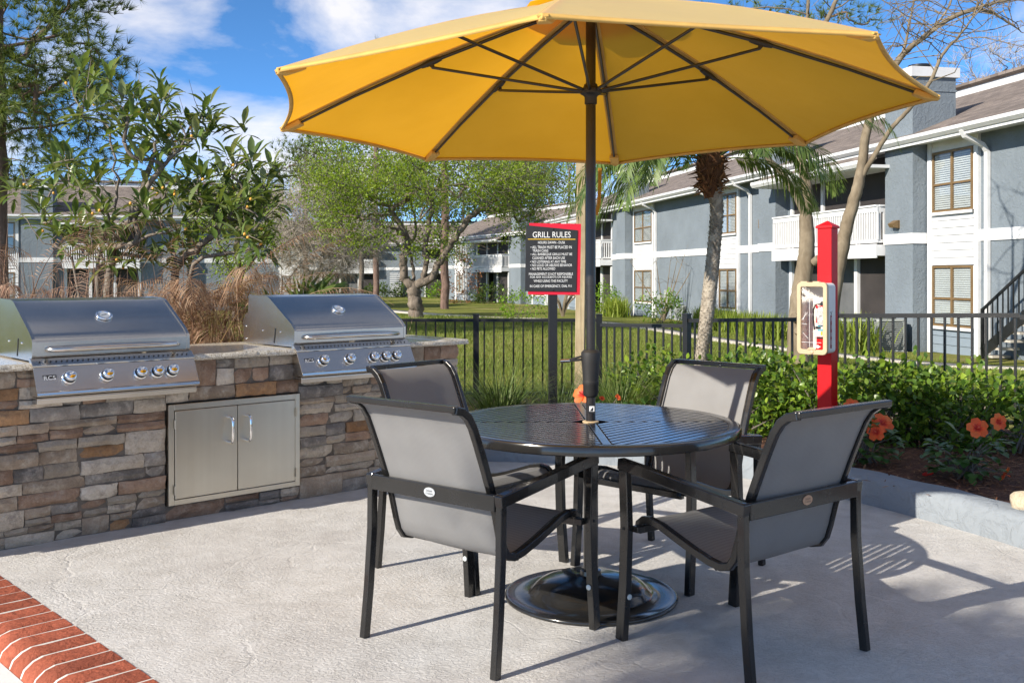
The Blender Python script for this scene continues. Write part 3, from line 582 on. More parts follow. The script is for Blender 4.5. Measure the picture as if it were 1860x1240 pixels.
# built-in grills
def make_grill(gx, label):
    g = thing('gas_grill', label, 'grill', (-2.5+gx*math.cos(CANG), 4.83+gx*math.sin(CANG), 0), CANG, 'built-in gas grills')
    W_ = GW; zt = CTOP+.037
    hood = [(.0, zt+.022), (-.004, zt+.030), (-.004, zt+.098), (.004, zt+.112), (.04, zt+.142), (.30, zt+.288), (.325, zt+.298), (.345, zt+.302), (.56, zt+.308), (.572, zt+.30), (.575, zt+.2), (.6, zt+.185), (.6, zt+.022)]
    MB().prism([(y, z) for y, z in hood], lambda u, v, h: (h, u, v), .018, W_-.018).build('lid', STEEL, g, smooth=24)
    for sx in (.010, W_-.010):
        sp = [(y, z) for y, z in hood[:-3]]+[(.578, zt+.2), (.615, zt+.185), (.64, zt+.15), (.64, zt+.006), (.02, zt+.006)]
        sp = [(y-.003 if i < 8 else y, z+.003 if i < 10 else z) for i, (y, z) in enumerate(sp)]
        s_ = MB().prism(sp, lambda u, v, h: (h, u, v), sx-.008, sx+.008).build('side_panel', STEEL, g)
        e = -1 if sx < .1 else 1
        arc = [(sx+e*.009, .24-.02*math.sin(q*.26), zt+.02+.018*q) for q in range(6)]
        MB().bar(arc, .003, .009, (1,0,0)).build('slot', DARKMET, s_)
        for (y, z) in ((.16, zt+.09), (.38, zt+.09), (.60, zt+.11), (.60, zt+.03)):
            MB().lathe([(.0055,0),(.005,.003),(.002,.005)], 10, Matrix.Rotation(e*R(90), 3, 'Y'), (sx+e*.008, y, z)).build('rivet', CHROME, s_, smooth=60)
    # lid handle
    hp = [(.075, -.004, zt+.062), (.08, -.03, zt+.062), (.10, -.048, zt+.062), (.20, -.058, zt+.064), (W_/2, -.062, zt+.066), (W_-.20, -.058, zt+.064), (W_-.10, -.048, zt+.062), (W_-.08, -.03, zt+.062), (W_-.075, -.004, zt+.062)]
    MB().tube(hp, [.012,.013,.0145,.0155,.016,.0155,.0145,.013,.012], 12).build('lid_handle', m_handle, g, smooth=60)
    # thermometer
    n_ = Vector((0, -.49, .872)); n_ = Vector((0, -(.288-.142), .26)).normalized(); Mq = frame((W_*.505, .165, zt+.142+.125*.5615+.002), (1,0,0), Vector((0, .26, .146)))
    th = MB().lathe([(.043,0),(.045,.006),(.042,.012),(.036,.015),(.031,.013),(.029,.009)], 28, Mq.to_3x3(), Mq.translation).build('thermometer', CHROME, g, smooth=50)
    MB().lathe([(.0285,.0095),(.001,.0096)], 20, Mq.to_3x3(), Mq.translation).build('dial', OVALW, th)
    MB().bar([Mq @ Vector((-.016, -.004, .0105)), Mq @ Vector((.014, .006, .0105))], .003, .001, Mq.to_3x3() @ Vector((0,1,0))).build('needle', DARKMET, th)
    # vent strip, sloping
    v0 = (-.008, zt+.018); v1 = (-.050, zt-.014)
    MB().prism([(.01, zt+.02), v0, v1, (-.048, zt-.022), (.01, zt-.022)][::-1], lambda u, v, h: (h, u, v), -.008, W_+.008).build('vent_strip', STEEL, g, bevel=.002)
    hm = MB(); d_ = Vector((0, v1[0]-v0[0], v1[1]-v0[1])).normalized(); nn = Vector((0, d_.z, -d_.y))
    if nn.y > 0: nn = -nn
    Mh = frame((0,0,0), (1,0,0), -d_).to_3x3()
    for k in range(30):
        c = Vector((.03+k*(W_-.06)/29, v0[0]+(v1[0]-v0[0])*.52, v0[1]+(v1[1]-v0[1])*.52))+nn*.0006
        hm.obox(c, (.0075, .013, .0016), Mh @ Matrix.Rotation(R(-25), 3, 'Z'))
    hm.build('vent_hole', DARKMET, g)
    # control panel, leaning out towards the bottom
    t_ = Vector((0, -.046, zt-.022)); b0 = Vector((0, -.108, zt-.150))
    pts = [(.0, t_.z), (t_.y, t_.z), (b0.y, b0.z+.012), (b0.y-.008, b0.z+.008), (b0.y-.010, b0.z-.006), (b0.y+.004, b0.z-.014), (.0, b0.z-.014)]
    pan = MB().prism(pts[::-1], lambda u, v, h: (h, u, v), -.006, W_+.006).build('control_panel', STEEL, g, bevel=.0015)
    dn = (b0-t_).normalized(); pn = Vector((0, dn.z, -dn.y)); pn = pn if pn.y < 0 else -pn
    Mp = frame((0,0,0), (1,0,0), -dn)
    for fx in (.19, .417, .628, .736, .836):
        c = t_+(b0-t_)*.46+Vector((fx*W_, 0, 0)); M3 = Mp.to_3x3()
        k = MB().lathe([(.036,.0),(.037,.004),(.035,.009),(.030,.012),(.029,.008)], 28, M3, c).build('knob', CHROME, g, smooth=50)
        MB().lathe([(.029,.008),(.028,.014),(.026,.020),(.0265,.026)], 24, M3, c).build('collar', DARKMET, k, smooth=50)
        MB().lathe([(.0265,.026),(.0285,.030),(.0285,.040),(.027,.044),(.018,.0475),(.001,.0485)], 28, M3, c).build('cap', CHROME, k, smooth=70)
    c = t_+(b0-t_)*.42+Vector((.052*W_+.022, 0, 0))+pn*.001
    bd = MB().obox(c, (.066, .032, .003), Mp.to_3x3()).build('badge', DARKMET, g, bevel=.001)
    text_part('RCS', .056, .021, frame(c+pn*.0026, (1,0,0), -dn), LETTER, bd)
    MB().prism([(-.01, b0.z-.017), (-.088, b0.z-.020), (-.092, b0.z-.026), (-.088, b0.z-.052), (-.01, b0.z-.052)], lambda u, v, h: (h, u, v), .0, W_+.0).build('drip_tray', STEEL, g, bevel=.002)
    return g
m_handle = mat('satin_handle', (.62,.58,.53), .22, 1, .05, 8)
make_grill(G1, 'stainless gas grill at the left end of the stone counter, below the loquat tree')
make_grill(G2, 'stainless gas grill right of the steel access doors, nearer the black fence')

# ------------------------------------------------------------------ round table
TC = Vector((.329, 4.14, 0)); TZ = .734; TR = .615
table = thing('round_table', 'round black slatted metal patio table under the yellow umbrella', 'table', TC, R(1.5))
rim = [(TR-.050, TZ-.002), (TR-.012, TZ), (TR-.003, TZ-.004), (TR, TZ-.012), (TR, TZ-.034), (TR-.004, TZ-.038), (TR-.010, TZ-.036), (TR-.012, TZ-.014), (TR-.050, TZ-.014), (TR-.050, TZ-.002)]
MB().lathe(rim, 96, closed=True).build('rim', TABLEBLK, table, smooth=40)
MB().box((-.016, -TR+.052, TZ-.016), (.016, -.03, TZ-.001)).box((-.016, .03, TZ-.016), (.016, TR-.052, TZ-.001)).build('spine', TABLEBLK, table, bevel=.002)
for sx in (1, -1): MB().box((sx*.03 if sx > 0 else -TR+.052, -.020, TZ-.030), (TR-.052 if sx > 0 else -.03, .020, TZ-.018)).build('brace', TABLEBLK, table)
pitch = .0385; sw = .0295
for qx in (1, -1):
    for qy in (1, -1):
        for k in range(15):
            e = .036+pitch*k; poly = []
            # strip between normal distances e-sw/2, e+sw/2 along the quadrant diagonal, cut by the two axes and the circle
            def ends(d):
                lo, hi = -d+.020*1.414, d-.004*1.414; lim = math.sqrt(max(0, (TR-.051)**2-d*d)); return max(lo, -lim), min(hi, lim)
            a0, b0_ = ends(e-sw/2); a1, b1_ = ends(e+sw/2)
            if b0_-a0 < .02 or b1_-a1 < .02 or e+sw/2 > TR-.056: continue
            s2 = math.sqrt(.5)
            def xy(d, t): return (s2*(d+t)*1.0, s2*(d-t))
            # t>0 goes towards the x axis (tip of the chevron), t<0 towards the spine
            pl = [xy(e-sw/2, a0), xy(e-sw/2, b0_), xy(e+sw/2, b1_), xy(e+sw/2, a1)]
            pl = [(qx*x, qy*y) for x, y in pl]
            if qx*qy > 0: pass
            else: pl = pl[::-1]
            MB().prism(pl, lambda u, v, h: (u, v, h), TZ-.016, TZ-.002+random.uniform(-.0003,.0003)).build('slat', TABLEBLK, table, bevel=.002)
MB().lathe([(.022, TZ-.006), (.034, TZ-.006), (.035, TZ+.000), (.033, TZ+.002), (.025, TZ+.003), (.022, TZ+.003), (.022, TZ-.006)], 28, closed=True).build('umbrella_ring', CREAM, table, smooth=40)
MB().lathe([(.031, .055), (.031, TZ-.02)], 24).build('pedestal', TABLEBLK, table, smooth=40)
MB().lathe([(.30, TZ-.032), (.29, TZ-.018), (.033, TZ-.018), (.033, TZ-.045), (.06, TZ-.045)], 24, closed=True).build('under_ring', TABLEBLK, table, smooth=40)
MB().lathe([(.352,.004),(.3585,.006),(.360,.012),(.357,.018),(.350,.020),(.342,.017),(.262,.022),(.250,.028),(.236,.046),(.215,.062),(.18,.076),(.12,.088),(.06,.094),(.045,.098),(.042,.115),(.031,.117)], 72).build('base_disc', TABLEBLK, table, smooth=50)

# ------------------------------------------------------------------ umbrella
umb = thing('patio_umbrella', 'yellow market umbrella with black pole and ribs over the round table', 'umbrella', TC)
MB().lathe([(.0, .12), (.0195, .12), (.0195, 1.30)], 20).build('pole', POLEBLK, umb, smooth=40)
MB().lathe([(.021, 1.30), (.021, 2.47), (.019, 2.475)], 20).build('pole_upper', POLEBLK, umb, smooth=40)
MB().lathe([(.0215,.735+.10),(.026,.838),(.032,.85),(.0325,.885),(.034,.888),(.034,.902),(.0325,.904),(.0335,.92),(.038,.975),(.041,1.005),(.040,1.022),(.030,1.032),(.0215,1.034)], 14).build('crank_housing', PLASTIC, umb, smooth=28)
ck = MB().bar([(-.038,-.004,.992), (-.092,-.008,.986)], .016, .009, (0,1,0)).bar([(-.036,-.004,1.006), (-.092,-.008,.990)], .016, .008, (0,1,0)).build('crank_arm', PLASTIC, umb, bevel=.002)
MB().tube([(-.088,-.008,.988), (-.128,-.010,.986)], .0085, 12).build('crank_grip', m_handle, ck, smooth=40)
stk = MB().prism([(-.013,.772), (.016,.770), (.017,.800), (.010,.806), (-.013,.808)], lambda u, v, h: (u+.001, -.0195-.0022+.35*u*u*20-h, v), 0, .001).build('sticker', STICK, umb)
MB().prism([(-.009,.778), (.012,.778), (.012,.800), (-.009,.800)], lambda u, v, h: (u+.001, -.0228-h, v), .0, .0006).build('panel', PAPER, stk)
MB().prism([(-.007,.780), (.007,.780), (.007,.798)], lambda u, v, h: (u+.001, -.0236-h, v), .0, .0006).build('mark', STICK, stk)
# top: eight ribs tilted a little towards the far side
th5 = R(79.8); RAD = 1.372; zc = 2.012; apex = Vector((.004, -.01, 2.486))
def tip(k):
    a = th5+k*math.pi/4; x, y = RAD*math.cos(a), RAD*math.sin(a); return Vector((x, y, zc+.012*x-.043*y))
tips = [tip(k) for k in range(8)]
def rib_pt(k, t, lift=.0):
    p = apex.lerp(tips[k % 8], t); return p+Vector((0, 0, (.034*math.sin(math.pi*min(1, t))**1.0)+lift))
NS, NT = 12, 9
def panel_pt(k, s, t, lift=0):
    a = rib_pt(k, t, lift); b = rib_pt(k+1, t, lift); p = a.lerp(b, s); q = 4*s*(1-s)
    inward = (apex-p); inward.z = 0
    p += inward*(.034*q*t*t) ; p.z -= .018*q*math.sin(math.pi*min(t,.95)) - .010*q*t*t
    return p
for k in range(8):
    Vt = []; 
    for j in range(NT+1):
        t = .10+(1-.10)*j/NT
        for i in range(NS+1): Vt.append(panel_pt(k, i/NS, t, .012))
    n_ = NS+1; Fs = [(j*n_+i, (j+1)*n_+i, (j+1)*n_+i+1, j*n_+i+1) for j in range(NT) for i in range(NS)]
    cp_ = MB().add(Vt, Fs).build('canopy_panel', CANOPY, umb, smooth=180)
    hem = [panel_pt(k, i/NS, 1.0, .010) for i in range(NS+1)]; hv = []
    for p in hem: 
        o_ = Vector((p.x-apex.x, p.y-apex.y, 0)).normalized(); hv += [p+Vector((0,0,.004)), p+o_*.005+Vector((0,0,-.014)), p-o_*.012+Vector((0,0,-.008))]
    hf = [(i*3+j, (i+1)*3+j, (i+1)*3+(j+1) % 3, i*3+(j+1) % 3) for i in range(NS) for j in range(3)]
    MB().add(hv, hf).build('hem', TILEY, cp_, smooth=180)
    rp = [rib_pt(k, .03), rib_pt(k, .25), rib_pt(k, .5), rib_pt(k, .75), rib_pt(k, .975)]
    rb = MB().tube([p-Vector((0,0,.010)) for p in rp], [.0075,.0075,.008,.0065,.006], 8).build('rib', POLEBLK, umb, smooth=60)
    MB().bar([rib_pt(k, t)+Vector((0,0,.006)) for t in (.12,.3,.5,.7,.9,1.0)], .034, .005, Vector((-tips[k].y, tips[k].x, 0))).build('seam', TILEY, cp_)
    j_ = rib_pt(k, .5)-Vector((0,0,.013)); d_ = (tips[k]-apex).normalized()
    MB().tube([j_-d_*.045, j_-d_*.02, j_+d_*.02, j_+d_*.05], [.0095,.013,.013,.0095], 8).build('joint', PLASTIC, rb, smooth=40)
    hub = Vector((0, 0, 2.112)); ou = Vector((tips[k].x, tips[k].y, 0)).normalized(); je = j_-Vector((0,0,.022))
    MB().tube([hub+ou*.034, hub.lerp(je, .5)-Vector((0,0,.004)), je], [.0065,.0065,.0065], 8).build('strut', POLEBLK, umb, smooth=60)
    MB().lathe([(.010,-.008),(.010,.008)], 10, frame((0,0,0), ou.cross(Vector((0,0,1))), (0,0,1)).to_3x3() @ Matrix.Rotation(R(90), 3, 'Y'), je+Vector((0,0,.008))).build('pin', PLASTIC, rb, smooth=40)
    pa, pb = rib_pt(k, .93), rib_pt(k, 1.0); sd_ = Vector((-ou.y, ou.x, 0))
    MB().bar([pa-Vector((0,0,.012)), pa.lerp(pb, .6)-Vector((0,0,.012)), pb-Vector((0,0,.004))], [.05,.046,.022], [.022,.022,.012], sd_).build('rib_pocket', TILEY, cp_, bevel=.004)
MB().lathe([(.0215,2.055),(.026,2.058),(.026,2.085),(.030,2.092),(.044,2.100),(.046,2.110),(.044,2.120),(.032,2.126),(.027,2.14),(.0215,2.142)], 20).build('hub', PLASTIC, umb, smooth=40)
MB().lathe([(.022,2.44),(.05,2.452),(.05,2.468),(.022,2.475)], 20).build('crown_hub', PLASTIC, umb, smooth=40)
Vt = []; vk = 24
for j, (t, dz) in enumerate(((.0, .075), (.08, .066), (.17, .046), (.23, .03))):
    for i in range(vk):
        f = i/vk*8; k = int(f); p = rib_pt(k, t).lerp(rib_pt(k+1, t), f-k); Vt.append(p+Vector((0,0,dz)))
MB().add(Vt, [(j*vk+i, (j+1)*vk+i, (j+1)*vk+(i+1) % vk, j*vk+(i+1) % vk) for j in range(3) for i in range(vk)]).build('vent_cap', CANOPY, umb, smooth=180)
MB().lathe([(.006,2.52),(.016,2.53),(.02,2.56),(.012,2.585),(.002,2.60)], 14, c=(apex.x, apex.y, .03)).build('finial', POLEBLK, umb, smooth=60)
sp = tips[0]+Vector((-.085,.0,-.02)); MB().bar([sp, sp+Vector((.0,.01,-.10)), sp+Vector((-.006,0,-.2)), sp+Vector((-.022,-.01,-.26))], .020, .003, (1,.2,0)).build('tie_strap', CANOPY, umb)

# ------------------------------------------------------------------ chairs (local +x = forward)
PROF = [(.268,.398),(.262,.425),(.240,.442),(.205,.446),(.15,.436),(.08,.412),(.0,.385),(-.08,.363),(-.13,.356),(-.168,.366),(-.190,.395),(-.205,.44),(-.226,.52),(-.257,.61),(-.293,.70),(-.327,.78),(-.352,.835),(-.378,.872),(-.407,.893),(-.446,.902)]
def make_chair(label):
    c = thing('patio_chair', label, 'chair', (0,0,0), 0, 'black framed sling chairs round the table')
    H = .308
    for s in (1, -1):
        MB().bar([(-.311,s*(H+.004),0), (-.292,s*(H+.002),.18), (-.276,s*H,.40), (-.274,s*H,.607)], .026, .031, (0,1,0)).build('leg', BLACKPC, c, bevel=.003)
        fl = MB().bar([(.292,s*(H+.004),0), (.276,s*(H+.002),.2), (.270,s*H,.42), (.279,s*H,.628)], .028, .042, (0,1,0)).build('leg', BLACKPC, c, bevel=.003)
        MB().lathe([(.0105,0),(.010,.003),(.006,.005)], 16, Matrix.Rotation(R(-90), 3, 'Y'), (.2555,s*H,.165)).build('glide_cap', GREYDOT, fl, smooth=50)
        MB().lathe([(.006,0),(.005,.003)], 10, Matrix.Rotation(-s*R(90), 3, 'X'), (.272,s*(H+.0145),.415)).build('bolt', DARKMET, fl, smooth=50)
        MB().bar([(-.292,s*H,.584), (-.15,s*(H+.004),.601), (.02,s*(H+.006),.621), (.17,s*(H+.004),.637), (.302,s*H,.648)], .034, .041, (0,1,0)).build('arm', BLACKPC, c, bevel=.0035)
        MB().bar([(x, s*.248, z) for x, z in PROF], .023, .029, (0,1,0)).build('side_rail', BLACKPC, c, bevel=.004)
        MB().box((.225, s*.259 if s > 0 else s*.295, .402), (.258, s*.295 if s > 0 else s*.259, .424)).build('bracket', BLACKPC, c, bevel=.002)
        MB().lathe([(.007,0),(.006,.004)], 10, Matrix.Rotation(-s*R(90), 3, 'X'), (-.20,s*(H+.0155),.596)).build('bolt', DARKMET, c, smooth=50)
    rr = MB().box((-.294, -H+.0145, .549), (-.274, H-.0145, .605)).build('back_rail', BLACKPC, c, bevel=.003)
    Vt = []; pr = PROF[1:-1]; m_ = len(pr); wn = 9
    for off_ in (0, .004):
        for i, (x, z) in enumerate(pr):
            a = Vector(pr[max(i-1,0)]); b = Vector(pr[min(i+1,m_-1)]); d = (b-a).normalized(); nx, nz = -d.y, d.x
            for j in range(wn):
                y = -.238+.476*j/(wn-1); sag = .010*(1-(y/.238)**2)*(1 if 2 < i < m_-3 else .3)
                Vt.append((x+nx*off_, y, z+nz*off_-sag) if i < 8 else (x+nx*off_-sag*.9*(1 if i > 9 else 0), y, z+nz*off_))
    n_ = m_*wn; Fs = [(i*wn+j, i*wn+j+1, (i+1)*wn+j+1, (i+1)*wn+j) for i in range(m_-1) for j in range(wn-1)]
    Fs += [tuple(n_+k for k in f[::-1]) for f in Fs[:]]
    MB().add(Vt, Fs).build('sling', SLING, c, smooth=180)
    for s in (1, -1): MB().bar([(x, s*.226, z+.003) for x, z in PROF[2:-1]], .006, .004, (0,1,0)).build('seam', BLACKPC, c)
    MB().bar([(-.440, -.256, .904), (-.440, .256, .904)], .030, .022, (1,0,0)).build('top_bar', BLACKPC, c, bevel=.004)
    MB().bar([(.262, -.259, .404), (.262, .259, .404)], .026, .030, (1,0,0)).build('front_bar', BLACKPC, c, bevel=.004)
    MB().tube([(-.105, -.248, .344), (-.105, .248, .344)], .0075, 10).build('cross_rod', BLACKPC, c, smooth=60)
    return c, rr
def add_label(rail, m):
    Mq = frame((-.2945, 0, .578), (0,-1,0), (0,0,1)); pts = [(.026*math.cos(k*math.pi/12), .0165*math.sin(k*math.pi/12)) for k in range(24)]
    ov = MB().prism(pts, lambda u, v, h: Mq @ Vector((u, v, h)), -.001, .0018).build('maker_label', m, rail)
    text_part('Leisure', .028, .0075, Mq @ Matrix.Translation((0, .0055, .0024)), STICK, ov); text_part('Creations', .034, .0065, Mq @ Matrix.Translation((0, -.0045, .0024)), STICK, ov)
spots = [((-.110, 3.734), 52.0, 'black sling patio chair nearest the grills, silver oval label on its back rail', OVALW),
         ((.83, 3.6145), 127.0, 'black sling patio chair in front of the curb, copper oval label on its back rail', OVALB),
         ((-.18, 4.60), -40.0, 'black sling patio chair on the far table side, before the right grill', None),
         ((.72, 4.59), 226.5, 'black sling patio chair with sunlit back in front of the hedge and leaning palm', None)]
ch0, rail0 = make_chair(spots[0][2])
chairs = [ch0]+[copy_tree(ch0) for _ in spots[1:]]
for c, (xy_, ang, lab, ov) in zip(chairs, spots):
    c.location = (xy_[0], xy_[1], 0); c.rotation_euler = (0, 0, R(ang)); c['label'] = lab
    if ov: add_label([q for q in c.children if q.name.startswith('back_rail')][0], ov)

# ------------------------------------------------------------------ posts and signs
sg = thing('rules_sign', 'black and red GRILL RULES sign board on a square black post', 'sign', (.345, 8.40, .08), R(4))
MB().box((-.036, -.036, -.1), (.036, .036, 1.55)).build('post', FENCEBLK, sg, bevel=.003)
zs = 1.343-.08
def sx(px): return (px-239)*.00144*1.01
def sz(py): return zs+(285-py)*.00144*.985+.149
red = MB().prism([(sx(92), sz(504)), (sx(395), sz(507)), (sx(402), sz(84)), (sx(100), sz(80))], lambda u, v, h: (u, -.037-h, v), 0, .006).build('red_board', REDSIGN, sg, bevel=.001)
blk = MB().prism([(sx(74), sz(484)), (sx(372), sz(488)), (sx(381), sz(122)), (sx(81), sz(93))], lambda u, v, h: (u, -.043-h, v), 0, .006).build('black_board', BLKSIGN, sg, bevel=.001)
def line(body, px0, px1, py, h):
    text_part(body, sx(px1)-sx(px0), h*.00144, frame(((sx(px0)+sx(px1))/2, -.0497, sz(py)), (1,0,.004), (0,0,1)), LETTER, blk)
line('GRILL RULES', 119, 340, 149, 34)
MB().box((sx(91), -.0502, sz(178)), (sx(368), -.0488, sz(174))).build('yellow_rule', YEL, blk)
for body, a, b, y, h in (('HOURS: DAWN - DUSK', 150, 308, 195, 15), ('\u2022 ALL TRASH MUST BE PLACED IN', 107, 346, 223, 17), ('TRASH CANS', 118, 209, 244, 15), ('\u2022 ALL BARBEQUE GRILLS MUST BE', 107, 349, 266, 17), ('CLEANED AFTER EACH USE', 117, 306, 287, 15),
    ('\u2022 NO LOITERING AT ANY TIME', 105, 313, 309, 15), ('\u2022 NO LOUD OR ABUSIVE BEHAVIOR', 105, 348, 330, 15), ('\u2022 NO PETS ALLOWED', 105, 250, 351, 15), ('MANAGEMENT IS NOT RESPONSIBLE', 97, 353, 382, 15), ('FOR ANY ACCIDENTS OR INJURIES', 104, 347, 402, 15), ('WHILE USING THIS FACILITY', 125, 323, 423, 15), ('IN CASE OF EMERGENCY, DIAL 911', 103, 346, 455, 17)):
    line(body, a, b, y, h)
for py in (116, 478): MB().lathe([(.008,0),(.007,.004),(.002,.006)], 12, Matrix.Rotation(R(90), 3, 'X'), (sx(238), -.049, sz(py))).build('screw', DARKMET, blk, smooth=50)

wood = thing('wooden_post', 'pale square timber post standing between the grill rules sign and the umbrella pole', 'post', (.665, 9.8, -.02), R(-12))
r = random.Random(3); MB().bar([(0,0,-.2),(.012,0,.8),(.022,0,1.6),(.018,0,2.5),(.03,0,3.1)], .092, .092, (1,0,0)).build('timber', WOOD, wood, bevel=.006)

# red post with the extinguisher cabinet; it faces camera left
PA = math.atan2(-.737, -.676)+math.pi/2          # local -y = facing direction
post = thing('red_post', 'tall square red post carrying the fire extinguisher cabinet', 'post', (2.245, 7.05, .1), PA)
MB().box((-.052, -.052, -.1), (.052, .052, 1.575)).build('shaft', REDP, post, bevel=.002)
MB().add([(-.062,-.062,1.576),(.062,-.062,1.576),(.062,.062,1.576),(-.062,.062,1.576),(-.062,-.062,1.592),(.062,-.062,1.592),(.062,.062,1.592),(-.062,.062,1.592),(0,0,1.632)],
    [(0,3,2,1),(0,1,5,4),(1,2,6,5),(2,3,7,6),(3,0,4,7),(4,5,8),(5,6,8),(6,7,8),(7,4,8)]).build('cap', REDP, post, bevel=.002)
cabn = thing('extinguisher_cabinet', 'cream plastic fire extinguisher cabinet with clear front on the red post', 'cabinet', (2.245, 7.05, .1), PA)
bz0, bz1, bw = .690, 1.195, .112; y0 = -.053; y1 = -.205
def rrect(w, z0, z1, r, n=6):
    pts = []
    for cx, cz, a0 in ((w-r, z0+r, -90), (w-r, z1-r, 0), (-w+r, z1-r, 90), (-w+r, z0+r, 180)):
        for k in range(n+1): a = R(a0+90*k/n); pts.append((cx+r*math.cos(a), cz+r*math.sin(a)))
    return pts
def ring(outer_, inner_, ya, yb):
    n = len(outer_); vs = [(x, ya, z) for x, z in outer_]+[(x, ya, z) for x, z in inner_]+[(x, yb, z) for x, z in outer_]+[(x, yb, z) for x, z in inner_]
    fs = []
    for i in range(n):
        j = (i+1) % n; fs += [(i, n+i, n+j, j)[::-1], (2*n+i, 2*n+j, 3*n+j, 3*n+i)[::-1], (i, j, 2*n+j, 2*n+i)[::-1], (n+i, 3*n+i, 3*n+j, n+j)[::-1]]
    return MB().add(vs, fs)
off_x = -.022
def shift(p): return [(x+off_x, z) for x, z in p]
tub_o, tub_i = shift(rrect(bw-.006, bz0+.008, bz1-.006, .03)), shift(rrect(bw-.012, bz0+.014, bz1-.012, .026))
CREAM2 = mat('cabinet_inside_white', (.74,.72,.67), .5, 0, .05, 8)
ring(tub_o, tub_i, y0-.004, y1+.028).build('tub', CREAM2, cabn, smooth=40)
MB().prism(shift(rrect(bw-.011, bz0+.013, bz1-.011, .026)), lambda u, v, h: (u, y0-h, v), .003, .008).build('back_panel', CREAM2, cabn)
ring(shift(rrect(bw, bz0, bz1, .034)), shift(rrect(bw-.030, bz0+.035, bz1-.032, .012)), y1+.030, y1).build('door_frame', CREAM, cabn, smooth=40, bevel=.004)
win = MB().prism(shift(rrect(bw-.028, bz0+.033, bz1-.030, .012)), lambda u, v, h: (u, y1+.012-h, v), 0, .002).build('window', ACRYL, cabn)
lm = MB()
for a, b in (((-.10,.93),(-.055,.985)), ((-.10,.905),(-.06,.90)), ((-.09,.84),(-.05,.80)), ((-.10,.775),(.045,.775)), ((-.042,.74),(-.042,1.10)), ((.01,.74),(.01,.86)), ((-.07,.985),(-.09,.93))):
    lm.bar([(a[0]+.0, y1+.0085, a[1]), (b[0]+.0, y1+.0085, b[1])], .0018, .0006, (0,0,1) if abs(a[0]-b[0]) > abs(a[1]-b[1]) else (1,0,0))
lm.build('etched_line', LETTER, win)
MB().lathe([(.013,0),(.013,.006),(.006,.008)], 16, Matrix.Rotation(R(90), 3, 'X'), (off_x, y1, bz0+.018)).build('latch', CREAM, cabn, smooth=50)
MB().prism([(off_x+.032*math.cos(R(180-15*k)), bz0+.034+.018*math.sin(R(180-15*k))) for k in range(13)][::-1], lambda u, v, h: (u, y1-.001-h, v), 0, .004).build('thumb_tab', CREAM, cabn)
for hx in (-.06, .03): MB().box((off_x+hx-.025, y1+.004, bz1-.004), (off_x+hx+.025, y1+.03, bz1+.006)).build('hinge', CREAM, cabn, bevel=.002)
lx = off_x+bw-.006
cap_ = [( -.128+ .0125*math.cos(R(a)), (.745 if a >= 180 else .955)+.0125*math.sin(R(a))) for a in range(0, 360, 20)]
lab = MB().prism(cap_, lambda u, v, h: (lx+h, u, v), .0004, .0014).build('fire_label', BROWNRED, cabn)
lab2 = MB().prism([(-.145,.955),(-.111,.955),(-.111,1.0),(-.145,1.0)], lambda u, v, h: (lx+h, u, v), .0003, .0010).build('hose_emblem', LETTER, cabn)
MB().bar([(lx+.0016,-.138,.96),(lx+.0016,-.120,.985),(lx+.0016,-.114,.995)], .004, .001, (0,1,-.6)).bar([(lx+.0016,-.142,.993),(lx+.0016,-.130,.978),(lx+.0016,-.116,.968)], .003, .001, (0,1,1)).build('hose_mark', STICK, lab2)
for k, ch in enumerate('FIRE'): text_part(ch, .014 if ch != 'I' else .004, .030, frame((lx+.0024, -.128, .935-k*.052), (0,1,0), (0,0,1)), LETTER, lab)
ex = thing('fire_extinguisher', 'red fire extinguisher with white label and plastic bag inside the cream cabinet', 'extinguisher', (2.245, 7.05, .1), PA)
ecx, ecy = .018, -.118
MB().lathe([(.036,.705),(.045,.712),(.046,.72),(.046,.955),(.043,.975),(.034,.995),(.018,1.008),(.016,1.03)], 28, c=(ecx, ecy, 0)).build('cylinder', EXTRED, ex, smooth=50)
def wrap(z0, z1, a0, a1, m, nm, rr_=.0468):
    vs = []; k_ = 9
    for i in range(k_):
        a = R(a0+(a1-a0)*i/(k_-1)); vs += [(ecx+rr_*math.cos(a), ecy+rr_*math.sin(a), z0), (ecx+rr_*math.cos(a), ecy+rr_*math.sin(a), z1)]
    return MB().add(vs, [(2*i, 2*i+2, 2*i+3, 2*i+1) for i in range(k_-1)]).build(nm, m, ex)
wl = wrap(.815, .91, -165, -15, PAPER, 'paper_label'); wrap(.80, .812, -170, -10, STICK, 'strap'); wrap(.868, .885, -150, -80, STICK, 'print_block', .0472); wrap(.885, .92, -110, -70, CYAN, 'picture_block', .0474); wrap(.855, .866, -110, -60, CYAN, 'picture_block', .0474)
wrap(.825, .852, -80, -66, YEL, 'yellow_tag', .0476)
MB().prism([(-.044,0),(0,-.013),(.03,0),(0,.013)], lambda u, v, h: (ecx-.012+u*.7, ecy-.0475-h, .745+v), 0, .001).build('arrow_mark', PAPER, ex)
MB().box((ecx-.012, ecy-.014, 1.03), (ecx+.012, ecy+.014, 1.052)).build('valve', DARKMET, ex, bevel=.002)
MB().bar([(ecx-.01,ecy,1.055),(ecx+.03,ecy,1.066),(ecx+.062,ecy,1.062)], .016, .006, (0,1,0)).build('lever', DARKMET, ex); MB().bar([(ecx,ecy,1.036),(ecx+.05,ecy,1.030)], .014, .006, (0,1,0)).build('carry_handle', DARKMET, ex)
MB().tube([(ecx-.012,ecy-.01,1.042),(ecx-.045,ecy-.02,1.035),(ecx-.058,ecy-.022,1.0),(ecx-.060,ecy-.018,.93),(ecx-.055,ecy-.01,.86)], .006, 8).build('hose', DARKMET, ex, smooth=60)
